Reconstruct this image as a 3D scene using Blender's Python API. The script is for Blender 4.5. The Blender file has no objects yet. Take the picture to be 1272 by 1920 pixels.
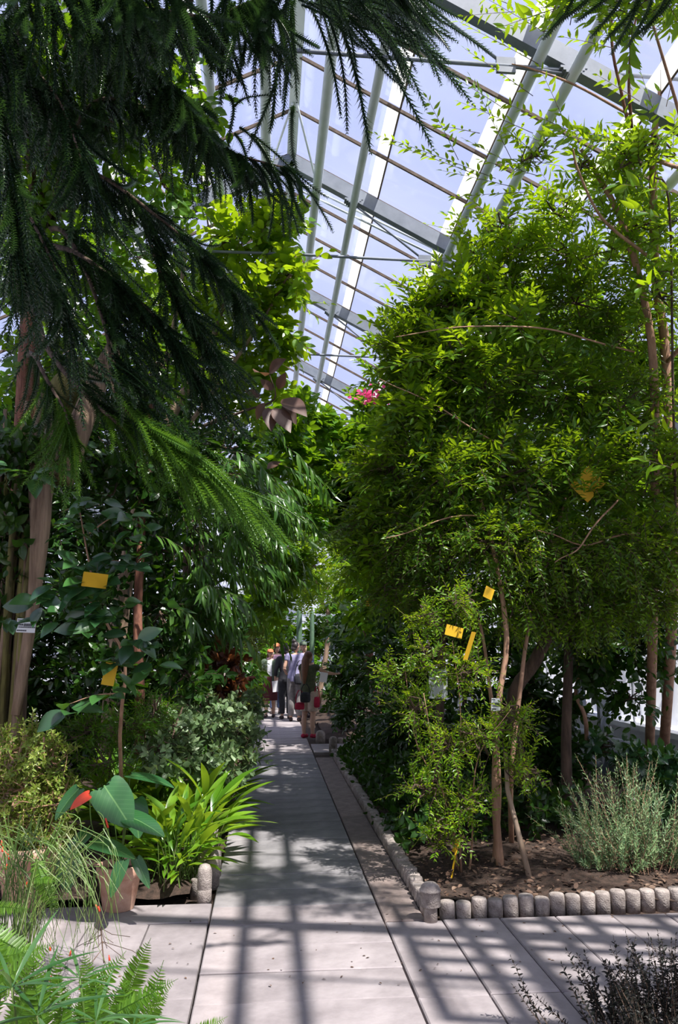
import bpy, bmesh, math, random
import numpy as np
from mathutils import Matrix, Vector

rng = np.random.default_rng(11)
random.seed(5)
SC = bpy.context.scene
COL = SC.collection
PI = math.pi

# ------------------------------------------------------------------ camera
F_PX, EYE = 1500.0, 1.58
PITCH = math.atan(245 / F_PX)
YAW = math.atan(136 * math.cos(PITCH) / F_PX)
cam_d = bpy.data.cameras.new('camera')
cam = bpy.data.objects.new('camera', cam_d); COL.objects.link(cam)
cam.location = (0, 0, EYE)
cam.rotation_euler = (PI / 2 + PITCH, 0, -YAW)
cam_d.sensor_fit = 'VERTICAL'; cam_d.sensor_height = 36.0; cam_d.lens = 36.0 * F_PX / 1920
cam_d.clip_start = 0.05; cam_d.clip_end = 400
SC.camera = cam
FW = np.array([math.sin(YAW) * math.cos(PITCH), math.cos(YAW) * math.cos(PITCH), math.sin(PITCH)])
RT = np.array([math.cos(YAW), -math.sin(YAW), 0.0]); UPV = np.cross(RT, FW)
def ray(px, py): return FW + RT * (px - 636) / F_PX + UPV * (960 - py) / F_PX
def at(px, py, Y):
    d = ray(px, py); return np.array([0, 0, EYE]) + d * (Y / d[1])
def gnd(px, py, z=0.0):
    d = ray(px, py); return np.array([0, 0, EYE]) + d * ((z - EYE) / d[2])
def proj(P):
    v = np.asarray(P) - np.array([0, 0, EYE]); k = v @ FW
    return 636 + F_PX * (v @ RT) / k, 960 - F_PX * (v @ UPV) / k, k

# ------------------------------------------------------------------ sky, sun, exposure
w = bpy.data.worlds.new('sky'); SC.world = w; w.use_nodes = True
nt = w.node_tree; nt.nodes.clear()
out = nt.nodes.new('ShaderNodeOutputWorld'); bg = nt.nodes.new('ShaderNodeBackground')
tc = nt.nodes.new('ShaderNodeTexCoord'); mp = nt.nodes.new('ShaderNodeMapping'); mp.inputs['Scale'].default_value = (1.2, 3.0, 2.0)
nz = nt.nodes.new('ShaderNodeTexNoise'); nz.inputs['Scale'].default_value = 2.2; nz.inputs['Detail'].default_value = 5
cr = nt.nodes.new('ShaderNodeValToRGB')
cr.color_ramp.elements[0].position = 0.42; cr.color_ramp.elements[0].color = (0.50, 0.56, 0.93, 1)
cr.color_ramp.elements[1].position = 0.75; cr.color_ramp.elements[1].color = (0.66, 0.71, 0.96, 1)
nt.links.new(tc.outputs['Generated'], mp.inputs['Vector']); nt.links.new(mp.outputs[0], nz.inputs['Vector'])
nt.links.new(nz.outputs[0], cr.inputs[0]); nt.links.new(cr.outputs[0], bg.inputs[0])
bg.inputs[1].default_value = 1.0
nt.links.new(bg.outputs[0], out.inputs[0])
TOSUN = np.array([0.30, -0.42, 0.86]); TOSUN /= np.linalg.norm(TOSUN)
sl = bpy.data.lights.new('sun', 'SUN'); sl.energy = 9.5; sl.angle = math.radians(0.7); sl.color = (1.0, 0.95, 0.88)
so = bpy.data.objects.new('sun', sl); COL.objects.link(so); so.location = (3, -3, 14)
so.rotation_euler = Vector(TOSUN).to_track_quat('Z', 'Y').to_euler()
SC.view_settings.view_transform = 'Standard'; SC.view_settings.look = 'None'
SC.view_settings.exposure = 0.25; SC.view_settings.gamma = 1.0; SC.view_settings.use_curve_mapping = False
try:
    SC.cycles.transparent_max_bounces = 16; SC.cycles.max_bounces = 6
    SC.cycles.sample_clamp_indirect = 4.0
except Exception: pass

# ------------------------------------------------------------------ materials
def new_mat(name):
    m = bpy.data.materials.new(name); m.use_nodes = True
    n = m.node_tree; n.nodes.clear()
    o = n.nodes.new('ShaderNodeOutputMaterial')
    return m, n, o
def N(n, t, **kw):
    x = n.nodes.new('ShaderNode' + t)
    for k, v in kw.items():
        if k in x.inputs: x.inputs[k].default_value = v
        else: setattr(x, k, v)
    return x
def c4(c): return (c[0], c[1], c[2], 1)
def mat(name, c1, c2=None, rough=0.7, scale=8.0, bump=0.0, stretch=(1, 1, 1), metal=0.0, coord='Object', detail=6, spec=0.4, rand=0.0):
    m, n, o = new_mat(name)
    p = N(n, 'BsdfPrincipled'); p.inputs['Roughness'].default_value = rough; p.inputs['Metallic'].default_value = metal
    p.inputs['Specular IOR Level'].default_value = spec
    n.links.new(p.outputs[0], o.inputs[0])
    t = N(n, 'TexCoord'); mpn = N(n, 'Mapping'); mpn.inputs['Scale'].default_value = stretch
    n.links.new(t.outputs[coord], mpn.inputs[0])
    z = N(n, 'TexNoise', Scale=scale, Detail=detail, Roughness=0.6); n.links.new(mpn.outputs[0], z.inputs['Vector'])
    r = N(n, 'ValToRGB'); c2 = c2 or c1
    r.color_ramp.elements[0].position = 0.33; r.color_ramp.elements[0].color = c4(c1)
    r.color_ramp.elements[1].position = 0.68; r.color_ramp.elements[1].color = c4(c2)
    n.links.new(z.outputs[0], r.inputs[0])
    src = r.outputs[0]
    if rand:
        oi = N(n, 'ObjectInfo'); h = N(n, 'HueSaturation'); mr = N(n, 'MapRange')
        mr.inputs['To Min'].default_value = 1 - rand; mr.inputs['To Max'].default_value = 1 + rand
        n.links.new(oi.outputs['Random'], mr.inputs[0]); n.links.new(mr.outputs[0], h.inputs['Value']); n.links.new(src, h.inputs['Color']); src = h.outputs[0]
    n.links.new(src, p.inputs['Base Color'])
    if bump:
        b = N(n, 'Bump', Strength=bump, Distance=0.01); z2 = N(n, 'TexNoise', Scale=scale * 5, Detail=4)
        n.links.new(mpn.outputs[0], z2.inputs['Vector']); n.links.new(z2.outputs[0], b.inputs['Height']); n.links.new(b.outputs[0], p.inputs['Normal'])
    return m
def leafmat(name, cols, rough=0.38, transl=0.38, tcol=None, spec=0.5, vein=None):
    """cols: list of base colours picked per leaf; tcol: colour of light passing through"""
    m, n, o = new_mat(name)
    g = N(n, 'NewGeometry'); oi = N(n, 'ObjectInfo')
    a = N(n, 'Math', operation='ADD'); f = N(n, 'Math', operation='FRACT')
    n.links.new(g.outputs['Random Per Island'], a.inputs[0]); n.links.new(oi.outputs['Random'], a.inputs[1]); n.links.new(a.outputs[0], f.inputs[0])
    r = N(n, 'ValToRGB'); cr = r.color_ramp
    while len(cr.elements) < len(cols): cr.elements.new(0.5)
    for i, c in enumerate(cols):
        cr.elements[i].position = i / max(1, len(cols) - 1); cr.elements[i].color = c4(c)
    n.links.new(f.outputs[0], r.inputs[0])
    src = r.outputs[0]
    if vein:
        t = N(n, 'TexCoord'); sp = N(n, 'SeparateXYZ'); n.links.new(t.outputs['Object'], sp.inputs[0])
        ab = N(n, 'Math', operation='ABSOLUTE'); n.links.new(sp.outputs[0], ab.inputs[0])
        lt = N(n, 'Math', operation='LESS_THAN'); lt.inputs[1].default_value = vein[1]; n.links.new(ab.outputs[0], lt.inputs[0])
        # side veins slanting away from the midrib
        mu = N(n, 'Math', operation='MULTIPLY_ADD'); mu.inputs[1].default_value = -0.8; n.links.new(ab.outputs[0], mu.inputs[0]); n.links.new(sp.outputs[1], mu.inputs[2])
        m9 = N(n, 'Math', operation='MULTIPLY'); m9.inputs[1].default_value = 9.0; n.links.new(mu.outputs[0], m9.inputs[0])
        fr = N(n, 'Math', operation='FRACT'); n.links.new(m9.outputs[0], fr.inputs[0])
        l2 = N(n, 'Math', operation='LESS_THAN'); l2.inputs[1].default_value = 0.08; n.links.new(fr.outputs[0], l2.inputs[0])
        h2 = N(n, 'Math', operation='MULTIPLY'); h2.inputs[1].default_value = 0.45; n.links.new(l2.outputs[0], h2.inputs[0])
        mxf = N(n, 'Math', operation='MAXIMUM'); n.links.new(lt.outputs[0], mxf.inputs[0]); n.links.new(h2.outputs[0], mxf.inputs[1])
        mx = N(n, 'MixRGB'); n.links.new(mxf.outputs[0], mx.inputs[0]); n.links.new(src, mx.inputs[1]); mx.inputs[2].default_value = c4(vein[0]); src = mx.outputs[0]
    p = N(n, 'BsdfPrincipled'); p.inputs['Roughness'].default_value = rough; p.inputs['Specular IOR Level'].default_value = spec
    n.links.new(src, p.inputs['Base Color'])
    tr = N(n, 'BsdfTranslucent')
    if tcol:
        mm = N(n, 'MixRGB'); mm.inputs[0].default_value = 0.65; n.links.new(src, mm.inputs[1]); mm.inputs[2].default_value = c4(tcol)
        n.links.new(mm.outputs[0], tr.inputs[0])
    else: n.links.new(src, tr.inputs[0])
    s = N(n, 'MixShader'); s.inputs[0].default_value = transl
    n.links.new(p.outputs[0], s.inputs[1]); n.links.new(tr.outputs[0], s.inputs[2]); n.links.new(s.outputs[0], o.inputs[0])
    return m
def glassmat(name, tint, gloss=0.06, milky=0.0, mcol=(0.9, 0.92, 0.95)):
    m, n, o = new_mat(name)
    t = N(n, 'BsdfTransparent'); t.inputs[0].default_value = c4(tint)
    g = N(n, 'BsdfGlossy', Roughness=0.05); g.inputs[0].default_value = (1, 1, 1, 1)
    s = N(n, 'MixShader'); s.inputs[0].default_value = gloss; n.links.new(t.outputs[0], s.inputs[1]); n.links.new(g.outputs[0], s.inputs[2])
    last = s
    if milky:
        d = N(n, 'BsdfTranslucent'); d.inputs[0].default_value = c4(mcol); d2 = N(n, 'BsdfDiffuse'); d2.inputs[0].default_value = c4(mcol)
        sd = N(n, 'MixShader'); sd.inputs[0].default_value = 0.5; n.links.new(d.outputs[0], sd.inputs[1]); n.links.new(d2.outputs[0], sd.inputs[2])
        s2 = N(n, 'MixShader'); s2.inputs[0].default_value = milky; n.links.new(s.outputs[0], s2.inputs[1]); n.links.new(sd.outputs[0], s2.inputs[2]); last = s2
    n.links.new(last.outputs[0], o.inputs[0])
    return m
M = {}
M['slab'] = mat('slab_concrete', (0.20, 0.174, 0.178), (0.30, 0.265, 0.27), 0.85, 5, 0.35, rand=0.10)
M['slab_shaded'] = mat('slab_concrete_shaded', (0.15, 0.143, 0.15), (0.24, 0.228, 0.235), 0.85, 5, 0.35, rand=0.12)  # same slabs in darker grey: shade on the middle path put into the colour
M['strip'] = mat('strip_brown', (0.16, 0.125, 0.115), (0.25, 0.20, 0.185), 0.9, 14, 0.4, rand=0.12)
M['log'] = mat('kerb_concrete', (0.20, 0.165, 0.15), (0.42, 0.365, 0.335), 0.9, 22, 0.6, rand=0.14)
M['soil'] = mat('soil', (0.022, 0.014, 0.010), (0.075, 0.045, 0.033), 0.95, 30, 0.9)
M['terra'] = mat('terracotta', (0.42, 0.22, 0.15), (0.60, 0.39, 0.30), 0.85, 12, 0.2)
M['steel'] = mat('painted_steel', (0.52, 0.57, 0.58), (0.62, 0.66, 0.67), 0.5, 4, 0.0)
M['steel_dk'] = mat('galvanised_steel', (0.13, 0.15, 0.185), (0.19, 0.21, 0.25), 0.5, 6, 0.0)
M['bar'] = mat('glazing_bar', (0.06, 0.04, 0.028), (0.13, 0.09, 0.065), 0.8, 20, 0.0)
M['white'] = mat('white_paint', (0.72, 0.71, 0.74), (0.84, 0.83, 0.84), 0.7, 6, 0.1)
M['glass'] = glassmat('roof_glass', (0.97, 0.98, 0.99), 0.04, 0.02)
M['lap'] = glassmat('milky_glass', (0.97, 0.98, 1.0), 0.03, 0.75, (0.97, 0.97, 0.93))
M['limewash'] = glassmat('limewashed_glass', (0.95, 0.96, 0.98), 0.03, 0.65)
M['outside'] = mat('outside_ground', (0.25, 0.24, 0.2), (0.45, 0.42, 0.36), 0.95, 0.6)
M['bark_grey'] = mat('bark_grey', (0.10, 0.062, 0.04), (0.36, 0.25, 0.17), 0.9, 16, 0.9, (1, 1, 0.12))
M['bark_moss'] = mat('bark_moss', (0.06, 0.045, 0.025), (0.22, 0.20, 0.06), 0.95, 14, 0.9, (1, 1, 0.15))
M['bark_red'] = mat('bark_red', (0.09, 0.035, 0.022), (0.26, 0.11, 0.07), 0.9, 20, 0.9, (1, 1, 0.2))
M['bark_tan'] = mat('bark_tan', (0.24, 0.13, 0.08), (0.44, 0.26, 0.17), 0.85, 18, 0.5, (1, 1, 0.2))
M['bark_dark'] = mat('bark_dark', (0.04, 0.025, 0.018), (0.13, 0.085, 0.06), 0.95, 18, 0.8, (1, 1, 0.2))
M['stick'] = mat('stick_wood', (0.26, 0.18, 0.12), (0.42, 0.32, 0.24), 0.9, 18, 0.3, (1, 1, 0.2))
M['yellow'] = mat('yellow_card', (0.52, 0.30, 0.005), (0.60, 0.36, 0.01), 0.6, 4)
M['skin'] = mat('skin', (0.52, 0.31, 0.22), (0.60, 0.37, 0.27), 0.6, 4)

# ------------------------------------------------------------------ mesh helpers
def nrm(v):
    v = np.asarray(v, float); return v / np.maximum(np.linalg.norm(v, axis=-1, keepdims=True), 1e-9)
def mesh_np(name, V, F, smooth=False):
    V = np.ascontiguousarray(V, dtype=np.float32); F = np.ascontiguousarray(F, dtype=np.int32)
    me = bpy.data.meshes.new(name); me.vertices.add(len(V)); me.vertices.foreach_set('co', V.ravel())
    me.loops.add(F.size); me.loops.foreach_set('vertex_index', F.ravel())
    me.polygons.add(len(F)); me.polygons.foreach_set('loop_start', np.arange(0, F.size, 3, dtype=np.int32))
    me.polygons.foreach_set('use_smooth', np.full(len(F), bool(smooth)))
    me.update(calc_edges=True)
    return me
def link(name, me, m, parent=None):
    o = bpy.data.objects.new(name, me); COL.objects.link(o)
    if m is not None and me is not None and not me.materials: me.materials.append(M[m] if isinstance(m, str) else m)
    if parent is not None: o.parent = parent
    return o
def tag(o, label=None, cat=None, group=None, kind=None):
    if label: o['label'] = label
    if cat: o['category'] = cat
    if group: o['group'] = group
    if kind: o['kind'] = kind
    return o
def empty(name, loc=(0, 0, 0), rz=0.0, **kw):
    o = bpy.data.objects.new(name, None); COL.objects.link(o); o.empty_display_size = 0.1
    o.location = tuple(float(c) for c in loc); o.rotation_euler = (0, 0, rz)
    return tag(o, **kw)
class MB:
    def __init__(s): s.v = []; s.f = []; s.n = 0
    def add(s, V, F):
        V = np.asarray(V, float).reshape(-1, 3); F = np.asarray(F, int).reshape(-1, 3)
        s.v.append(V); s.f.append(F + s.n); s.n += len(V); return s
    def box(s, x0, x1, y0, y1, z0, z1):
        V = [(x, y, z) for x in (x0, x1) for y in (y0, y1) for z in (z0, z1)]
        q = [(0, 1, 3, 2), (4, 6, 7, 5), (0, 4, 5, 1), (2, 3, 7, 6), (0, 2, 6, 4), (1, 5, 7, 3)]
        return s.add(V, [t for a, b, c, d in q for t in ((a, b, c), (a, c, d))])
    def bar(s, p, q, w, h, up=(0, 0, 1)):
        p = np.asarray(p, float); q = np.asarray(q, float); d = nrm(q - p); a = nrm(np.cross(d, up)); b = np.cross(a, d)
        V = [e + a * i * w / 2 + b * j * h / 2 for e in (p, q) for i, j in ((-1, -1), (1, -1), (1, 1), (-1, 1))]
        qd = [(0, 1, 2, 3), (7, 6, 5, 4), (0, 4, 5, 1), (1, 5, 6, 2), (2, 6, 7, 3), (3, 7, 4, 0)]
        return s.add(V, [t for x in qd for t in ((x[0], x[2], x[1]), (x[0], x[3], x[2]))])
    def tube(s, P, R, k=8, asp=1.0, up=None, cap=True):
        P = np.asarray(P, float); n = len(P); R = np.broadcast_to(np.asarray(R, float), (n,))
        T = nrm(np.gradient(P, axis=0)); ref = np.array(up if up is not None else ((0, 0, 1) if abs(T[0][2]) < 0.8 else (1, 0, 0)), float)
        A = nrm(np.cross(T, ref)); B = np.cross(T, A)
        th = np.arange(k) * 2 * PI / k
        V = P[:, None] + R[:, None, None] * (np.cos(th)[None, :, None] * A[:, None] + asp * np.sin(th)[None, :, None] * B[:, None])
        V = V.reshape(-1, 3); i = np.arange(n - 1)[:, None] * k; j = np.arange(k)[None]; j2 = (j + 1) % k
        a, b, c, d = (i + j).ravel(), (i + j2).ravel(), (i + k + j2).ravel(), (i + k + j).ravel()
        F = np.concatenate([np.stack([a, b, c], 1), np.stack([a, c, d], 1)])
        if cap:
            V = np.concatenate([V, P[:1], P[-1:]]); e = n * k; j = np.arange(k); j2 = (j + 1) % k
            F = np.concatenate([F, np.stack([np.full(k, e), j2, j], 1), np.stack([np.full(k, e + 1), (n - 1) * k + j, (n - 1) * k + j2], 1)])
        return s.add(V, F)
    def lathe(s, prof, k=24, c=(0, 0, 0), sx=1.0, sy=1.0):
        """prof: (radius, z) from bottom to top; closed at both ends"""
        prof = [(max(r, 1e-4), z) for r, z in prof]; n = len(prof); th = np.arange(k) * 2 * PI / k
        V = np.array([[(c[0] + sx * r * math.cos(t), c[1] + sy * r * math.sin(t), c[2] + z) for t in th] for r, z in prof]).reshape(-1, 3)
        i = np.arange(n - 1)[:, None] * k; j = np.arange(k)[None]; j2 = (j + 1) % k
        a, b, cc, d = (i + j).ravel(), (i + j2).ravel(), (i + k + j2).ravel(), (i + k + j).ravel()
        F = np.concatenate([np.stack([a, b, cc], 1), np.stack([a, cc, d], 1)])
        V = np.concatenate([V, [(c[0], c[1], c[2] + prof[0][1]), (c[0], c[1], c[2] + prof[-1][1])]]); e = n * k; j = np.arange(k); j2 = (j + 1) % k
        F = np.concatenate([F, np.stack([np.full(k, e), j2, j], 1), np.stack([np.full(k, e + 1), (n - 1) * k + j, (n - 1) * k + j2], 1)])
        return s.add(V, F)
    def ell(s, c, r, k=12, m=8):
        pr = [(math.sin(PI * i / m), -math.cos(PI * i / m)) for i in range(m + 1)]
        b = MB().lathe(pr, k); V = b.v[0] * np.asarray(r, float) + np.asarray(c, float)
        return s.add(V, b.f[0])
    def mesh(s, name, smooth=False): return mesh_np(name, np.concatenate(s.v), np.concatenate(s.f), smooth)
    def build(s, name, m, parent=None, smooth=False): return link(name, s.mesh(name, smooth), m, parent)
def smooth_path(pts, n=14):
    """Catmull-Rom through pts"""
    P = np.asarray(pts, float)
    if len(P) == 2: return P[0] + (P[1] - P[0]) * np.linspace(0, 1, n)[:, None]
    Q = np.concatenate([[2 * P[0] - P[1]], P, [2 * P[-1] - P[-2]]]); res = []
    seg = len(P) - 1; per = max(2, n // seg)
    for i in range(seg):
        a, b, c, d = Q[i], Q[i + 1], Q[i + 2], Q[i + 3]; t = np.linspace(0, 1, per, endpoint=False)[:, None]
        res.append(0.5 * (2 * b + (c - a) * t + (2 * a - 5 * b + 4 * c - d) * t * t + (3 * b - a - 3 * c + d) * t ** 3))
    return np.concatenate(res + [P[-1:]])
def wob(P, amp, seed=0):
    r = np.random.default_rng(seed); n = len(P); t = np.linspace(0, 1, n)
    o = sum(np.sin(t[:, None] * (3 + 4 * k) + r.uniform(0, 6, 3)) * amp / (1 + k) for k in range(3)); o[0] = 0
    return P + o * np.minimum(1, t * 4)[:, None]

# ------------------------------------------------------------------ structure
floor = MB().box(-9, 9, -6, 34, -0.30, -0.045).build('floor', 'soil'); tag(floor, kind='structure')
outside = MB().box(-60, 60, -60, 90, -0.5, -0.31).build('ground', 'outside'); tag(outside, kind='structure')
def chamfer_slab(lx, ly, h=0.045, b=0.006):
    V = []
    for z, i in ((0, 0), (h - b, 0), (h, b)):
        V += [(-lx / 2 + i, -ly / 2 + i, z), (lx / 2 - i, -ly / 2 + i, z), (lx / 2 - i, ly / 2 - i, z), (-lx / 2 + i, ly / 2 - i, z)]
    Fq = [(8, 9, 10, 11)] + [(k * 4 + j, k * 4 + (j + 1) % 4, k * 4 + 4 + (j + 1) % 4, k * 4 + 4 + j) for k in (0, 1) for j in range(4)]
    F = [t for a, b2, c, d in Fq for t in ((a, b2, c), (a, c, d))]
    return mesh_np('slab', np.array(V), np.array(F))
GAP = 0.006
me_path = chamfer_slab(1.0 - GAP, 0.333 - GAP); me_path.materials.append(M['slab'])
me_path_shaded = chamfer_slab(1.0 - GAP, 0.333 - GAP); me_path_shaded.materials.append(M['slab_shaded'])
me_side = chamfer_slab(0.335 - GAP, 1.0 - GAP); me_side.materials.append(M['slab'])
me_strip = chamfer_slab(0.235, 0.95 - GAP); me_strip.materials.append(M['strip'])
def put(me, name, x, y, z=-0.045, rz=0.0, parent=floor):
    o = bpy.data.objects.new(name, me); COL.objects.link(o); o.parent = parent
    o.location = (x, y, z + random.uniform(-0.003, 0.003)); o.rotation_euler = (random.uniform(-.003, .003), random.uniform(-.003, .003), rz + random.uniform(-.003, .003))
    return o
for i in range(68):
    y = 2.72 + i * 0.333
    put(me_path if y < 5.3 or y > 12 else me_path_shaded, 'path_slab', 0.197, y)  # middle stretch takes the slabs with shade in their colour
for c in range(11):
    for rr in range(2): put(me_side, 'paving_slab', 0.703 + 0.1675 + 0.335 * c, 3.37 + rr * 1.003)
for c in range(9):
    for rr in range(2): put(me_side, 'paving_slab', -0.309 - 0.1675 - 0.335 * c, 3.45 + rr * 1.003)
for c in range(3): put(me_path, 'paving_slab', -0.809 - 1.0 * c, 5.125)
for i in range(7): put(me_strip, 'edging_slab', 0.822, 5.36 + i * 0.95)
for c in range(6): put(me_path, 'paving_slab', 1.215 + c, 12.25); put(me_path, 'paving_slab', 1.215 + c, 12.583); put(me_path, 'paving_slab', 1.215 + c, 12.9)

def bed(name, x0, x1, y0, y1, h, seed):
    nx, ny = int((x1 - x0) / 0.08), int((y1 - y0) / 0.08); r = np.random.default_rng(seed)
    X, Y = np.meshgrid(np.linspace(x0, x1, nx), np.linspace(y0, y1, ny))
    e = np.minimum(np.minimum(X - x0, x1 - X), np.minimum(Y - y0, y1 - Y))
    Z = h * (0.35 + 0.65 * np.clip(e / 0.5, 0, 1)) + r.normal(0, 0.008, X.shape) + 0.02 * np.sin(X * 5 + Y * 3) + 0.015 * np.sin(Y * 7 - X * 2)
    V = np.stack([X, Y, Z], -1).reshape(-1, 3)
    i = np.arange(ny - 1)[:, None] * nx + np.arange(nx - 1)[None]; a = i.ravel()
    F = np.concatenate([np.stack([a, a + 1, a + nx + 1], 1), np.stack([a, a + nx + 1, a + nx], 1)])
    o = link(name, mesh_np(name, V, F, True), 'soil'); tag(o, kind='structure'); return o
bed('bed_soil_floor', 1.03, 4.2, 5.02, 11.9, 0.07, 1)
bed('bed_soil_floor', 1.0, 4.2, 13.2, 27.0, 0.08, 2)
bed('bed_soil_floor', -3.85, -0.45, 5.30, 27.0, 0.08, 3)

# ---- roof and walls of the glasshouse
RX, RZ, SL = 0.2, 6.88, 0.532
XR, XL = 4.35, -3.95
Y0, Y1 = -3.95, 26.05
def rz_(x): return RZ - SL * abs(x - RX)
ceil = MB().box(RX - 0.05, RX + 0.05, Y0, Y1, RZ - 0.03, RZ + 0.14).build('ceiling', 'steel'); tag(ceil, kind='structure')
def part(parent, name, m, fn, smooth=False):
    b = MB(); fn(b); return b.build(name, m, parent, smooth)
nbar = int((Y1 - Y0) / 0.75) + 1
for sgn, xe in ((1, XR), (-1, XL)):
    b0 = MB().bar((RX, 0, RZ), (xe, 0, rz_(xe)), 0.022, 0.03).mesh('glazing_bar'); b0.materials.append(M['bar'])
    for i in range(nbar):
        y = Y0 + 0.75 * i
        o = bpy.data.objects.new('glazing_bar', b0); COL.objects.link(o); o.parent = ceil; o.location = (0, y, 0)
    for y in (np.arange(Y0, Y1 + .1, 3.0)):
        y = float(y)
        part(ceil, 'main_rafter', 'steel_dk', lambda b: b.bar((RX, y, RZ - 0.10), (xe, y, rz_(xe) - 0.10), 0.09, 0.15))
    for dx in ((0.28, 0.68, 1.71, 1.95, 2.9) if sgn > 0 else (0.28, 0.75, 1.8, 2.9)):
        x = RX + sgn * dx
        part(ceil, 'purlin_pipe', 'steel', lambda b: b.tube([(x, Y0, rz_(x) - 0.21), (x, Y1, rz_(x) - 0.21)], 0.05 if dx == 0.28 else 0.042, 12), True)
        for y in np.arange(Y0, Y1 + .1, 3.0):
            y = float(y)
            if dx in (0.68, 0.75, 1.95): part(ceil, 'bracket', 'steel_dk', lambda b: [b.box(x - 0.1 + 0.02 * k, x + 0.1 - 0.02 * k, y - 0.05, y + 0.05, rz_(x) - 0.175 - 0.018 * k, rz_(x) - 0.157 - 0.018 * k) for k in range(4)])
# thin longitudinal glazing joints + milky sealed bands beside them, then the panes
JR = [0.30, 0.95, 1.75, 2.60, 3.40]
for sgn, xe in ((1, XR), (-1, XL)):
    edges = [0.0] + JR + [abs(xe - RX)]
    for dx in JR:
        x = RX + sgn * dx
        part(ceil, 'glazing_joint', 'bar', lambda b: b.bar((x, Y0, rz_(x) + 0.02), (x, Y1, rz_(x) + 0.02), 0.014, 0.02, (sgn * SL, 0, 1)))
    for e0, e1 in zip(edges[:-1], edges[1:]):
        xa, xb = RX + sgn * e0, RX + sgn * e1; lap = 0.11 if e1 in JR[1:4] else 0.0
        xm = xb - sgn * lap
        pm = MB().bar(((xa + xm) / 2, 0.012, (rz_(xa) + rz_(xm)) / 2 + 0.03), ((xa + xm) / 2, 0.738, (rz_(xa) + rz_(xm)) / 2 + 0.03), math.hypot(xm - xa, rz_(xa) - rz_(xm)), 0.005, (sgn * SL, 0, 1)).mesh('pane'); pm.materials.append(M['glass'])
        lm = None
        if lap:
            lm = MB().bar(((xb + xm) / 2, 0.012, (rz_(xb) + rz_(xm)) / 2 + 0.03), ((xb + xm) / 2, 0.738, (rz_(xb) + rz_(xm)) / 2 + 0.03), math.hypot(xm - xb, rz_(xb) - rz_(xm)), 0.007, (sgn * SL, 0, 1)).mesh('pane_lap'); lm.materials.append(M['lap'])
        for i in range(nbar - 1):
            y = Y0 + 0.75 * i
            if y < 1.9 and sgn < 0: continue
            o = bpy.data.objects.new('pane', pm); COL.objects.link(o); o.parent = ceil; o.location = (0, y, 0)
            if lm and y > 4:
                o = bpy.data.objects.new('pane_lap', lm); COL.objects.link(o); o.parent = ceil; o.location = (0, y, 0)
# trusses: tie rods, node plates, raking struts
for y in np.arange(Y0 + 9, Y1 - 2, 3.0):
    y = float(y); zt = 5.69
    part(ceil, 'tie_rod', 'steel_dk', lambda b: b.tube([(-3.0, y, zt - 0.02), (RX, y, zt + 0.01), (3.2, y, zt - 0.02)], 0.016, 8), True)
    for x in (1.66, -1.26):
        part(ceil, 'node_plate', 'steel_dk', lambda b: b.box(x - 0.07, x + 0.07, y - 0.012, y + 0.012, zt - 0.06, zt + 0.06))
        s = 1 if x > 0 else -1
        part(ceil, 'strut', 'steel_dk', lambda b: b.tube([(x, y, zt), (RX + s * 0.68, y, rz_(RX + s * 0.68) - 0.2)], 0.012, 6), True)
        part(ceil, 'strut', 'steel_dk', lambda b: b.tube([(x, y, zt), (RX + s * 2.0, y, rz_(RX + s * 2.0) - 0.17)], 0.014, 6), True)
    part(ceil, 'brace', 'steel', lambda b: b.tube([(RX + 0.02, y - 0.9, RZ - 0.05), (RX + 0.28, y, rz_(RX + .28) - 0.2)], 0.012, 6), True)
    part(ceil, 'brace', 'steel', lambda b: b.tube([(RX - 0.02, y - 0.9, RZ - 0.05), (RX - 0.28, y, rz_(RX - .28) - 0.2)], 0.012, 6), True)
# two long sag rods crossing the bay below the right slope
for k in range(2):
    part(ceil, 'vent_rod', 'steel', lambda b: b.tube([tuple(at(520, 322 + 14 * k, 8.6)), tuple(at(850, 484 + 12 * k, 8.2))], 0.012, 6), True)
# slatted shade panel clipped under the glass near the ridge above the entrance
for sx in (2.7, 2.98, 3.2, 3.4, 3.6, 3.95, 4.2):
    part(ceil, 'added_shadow_slat', 'bar', lambda b: b.bar((sx, 0.95, rz_(sx) - 0.09), (sx, 2.5, rz_(sx) - 0.09), 0.085, 0.012))
for sy in (1.0, 1.45, 1.66, 1.87, 2.08, 2.29, 2.5):
    part(ceil, 'added_shadow_slat', 'bar', lambda b: b.bar((2.7, sy, rz_(2.7) - 0.11), (4.2, sy, rz_(4.2) - 0.11), 0.085, 0.012))
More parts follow.
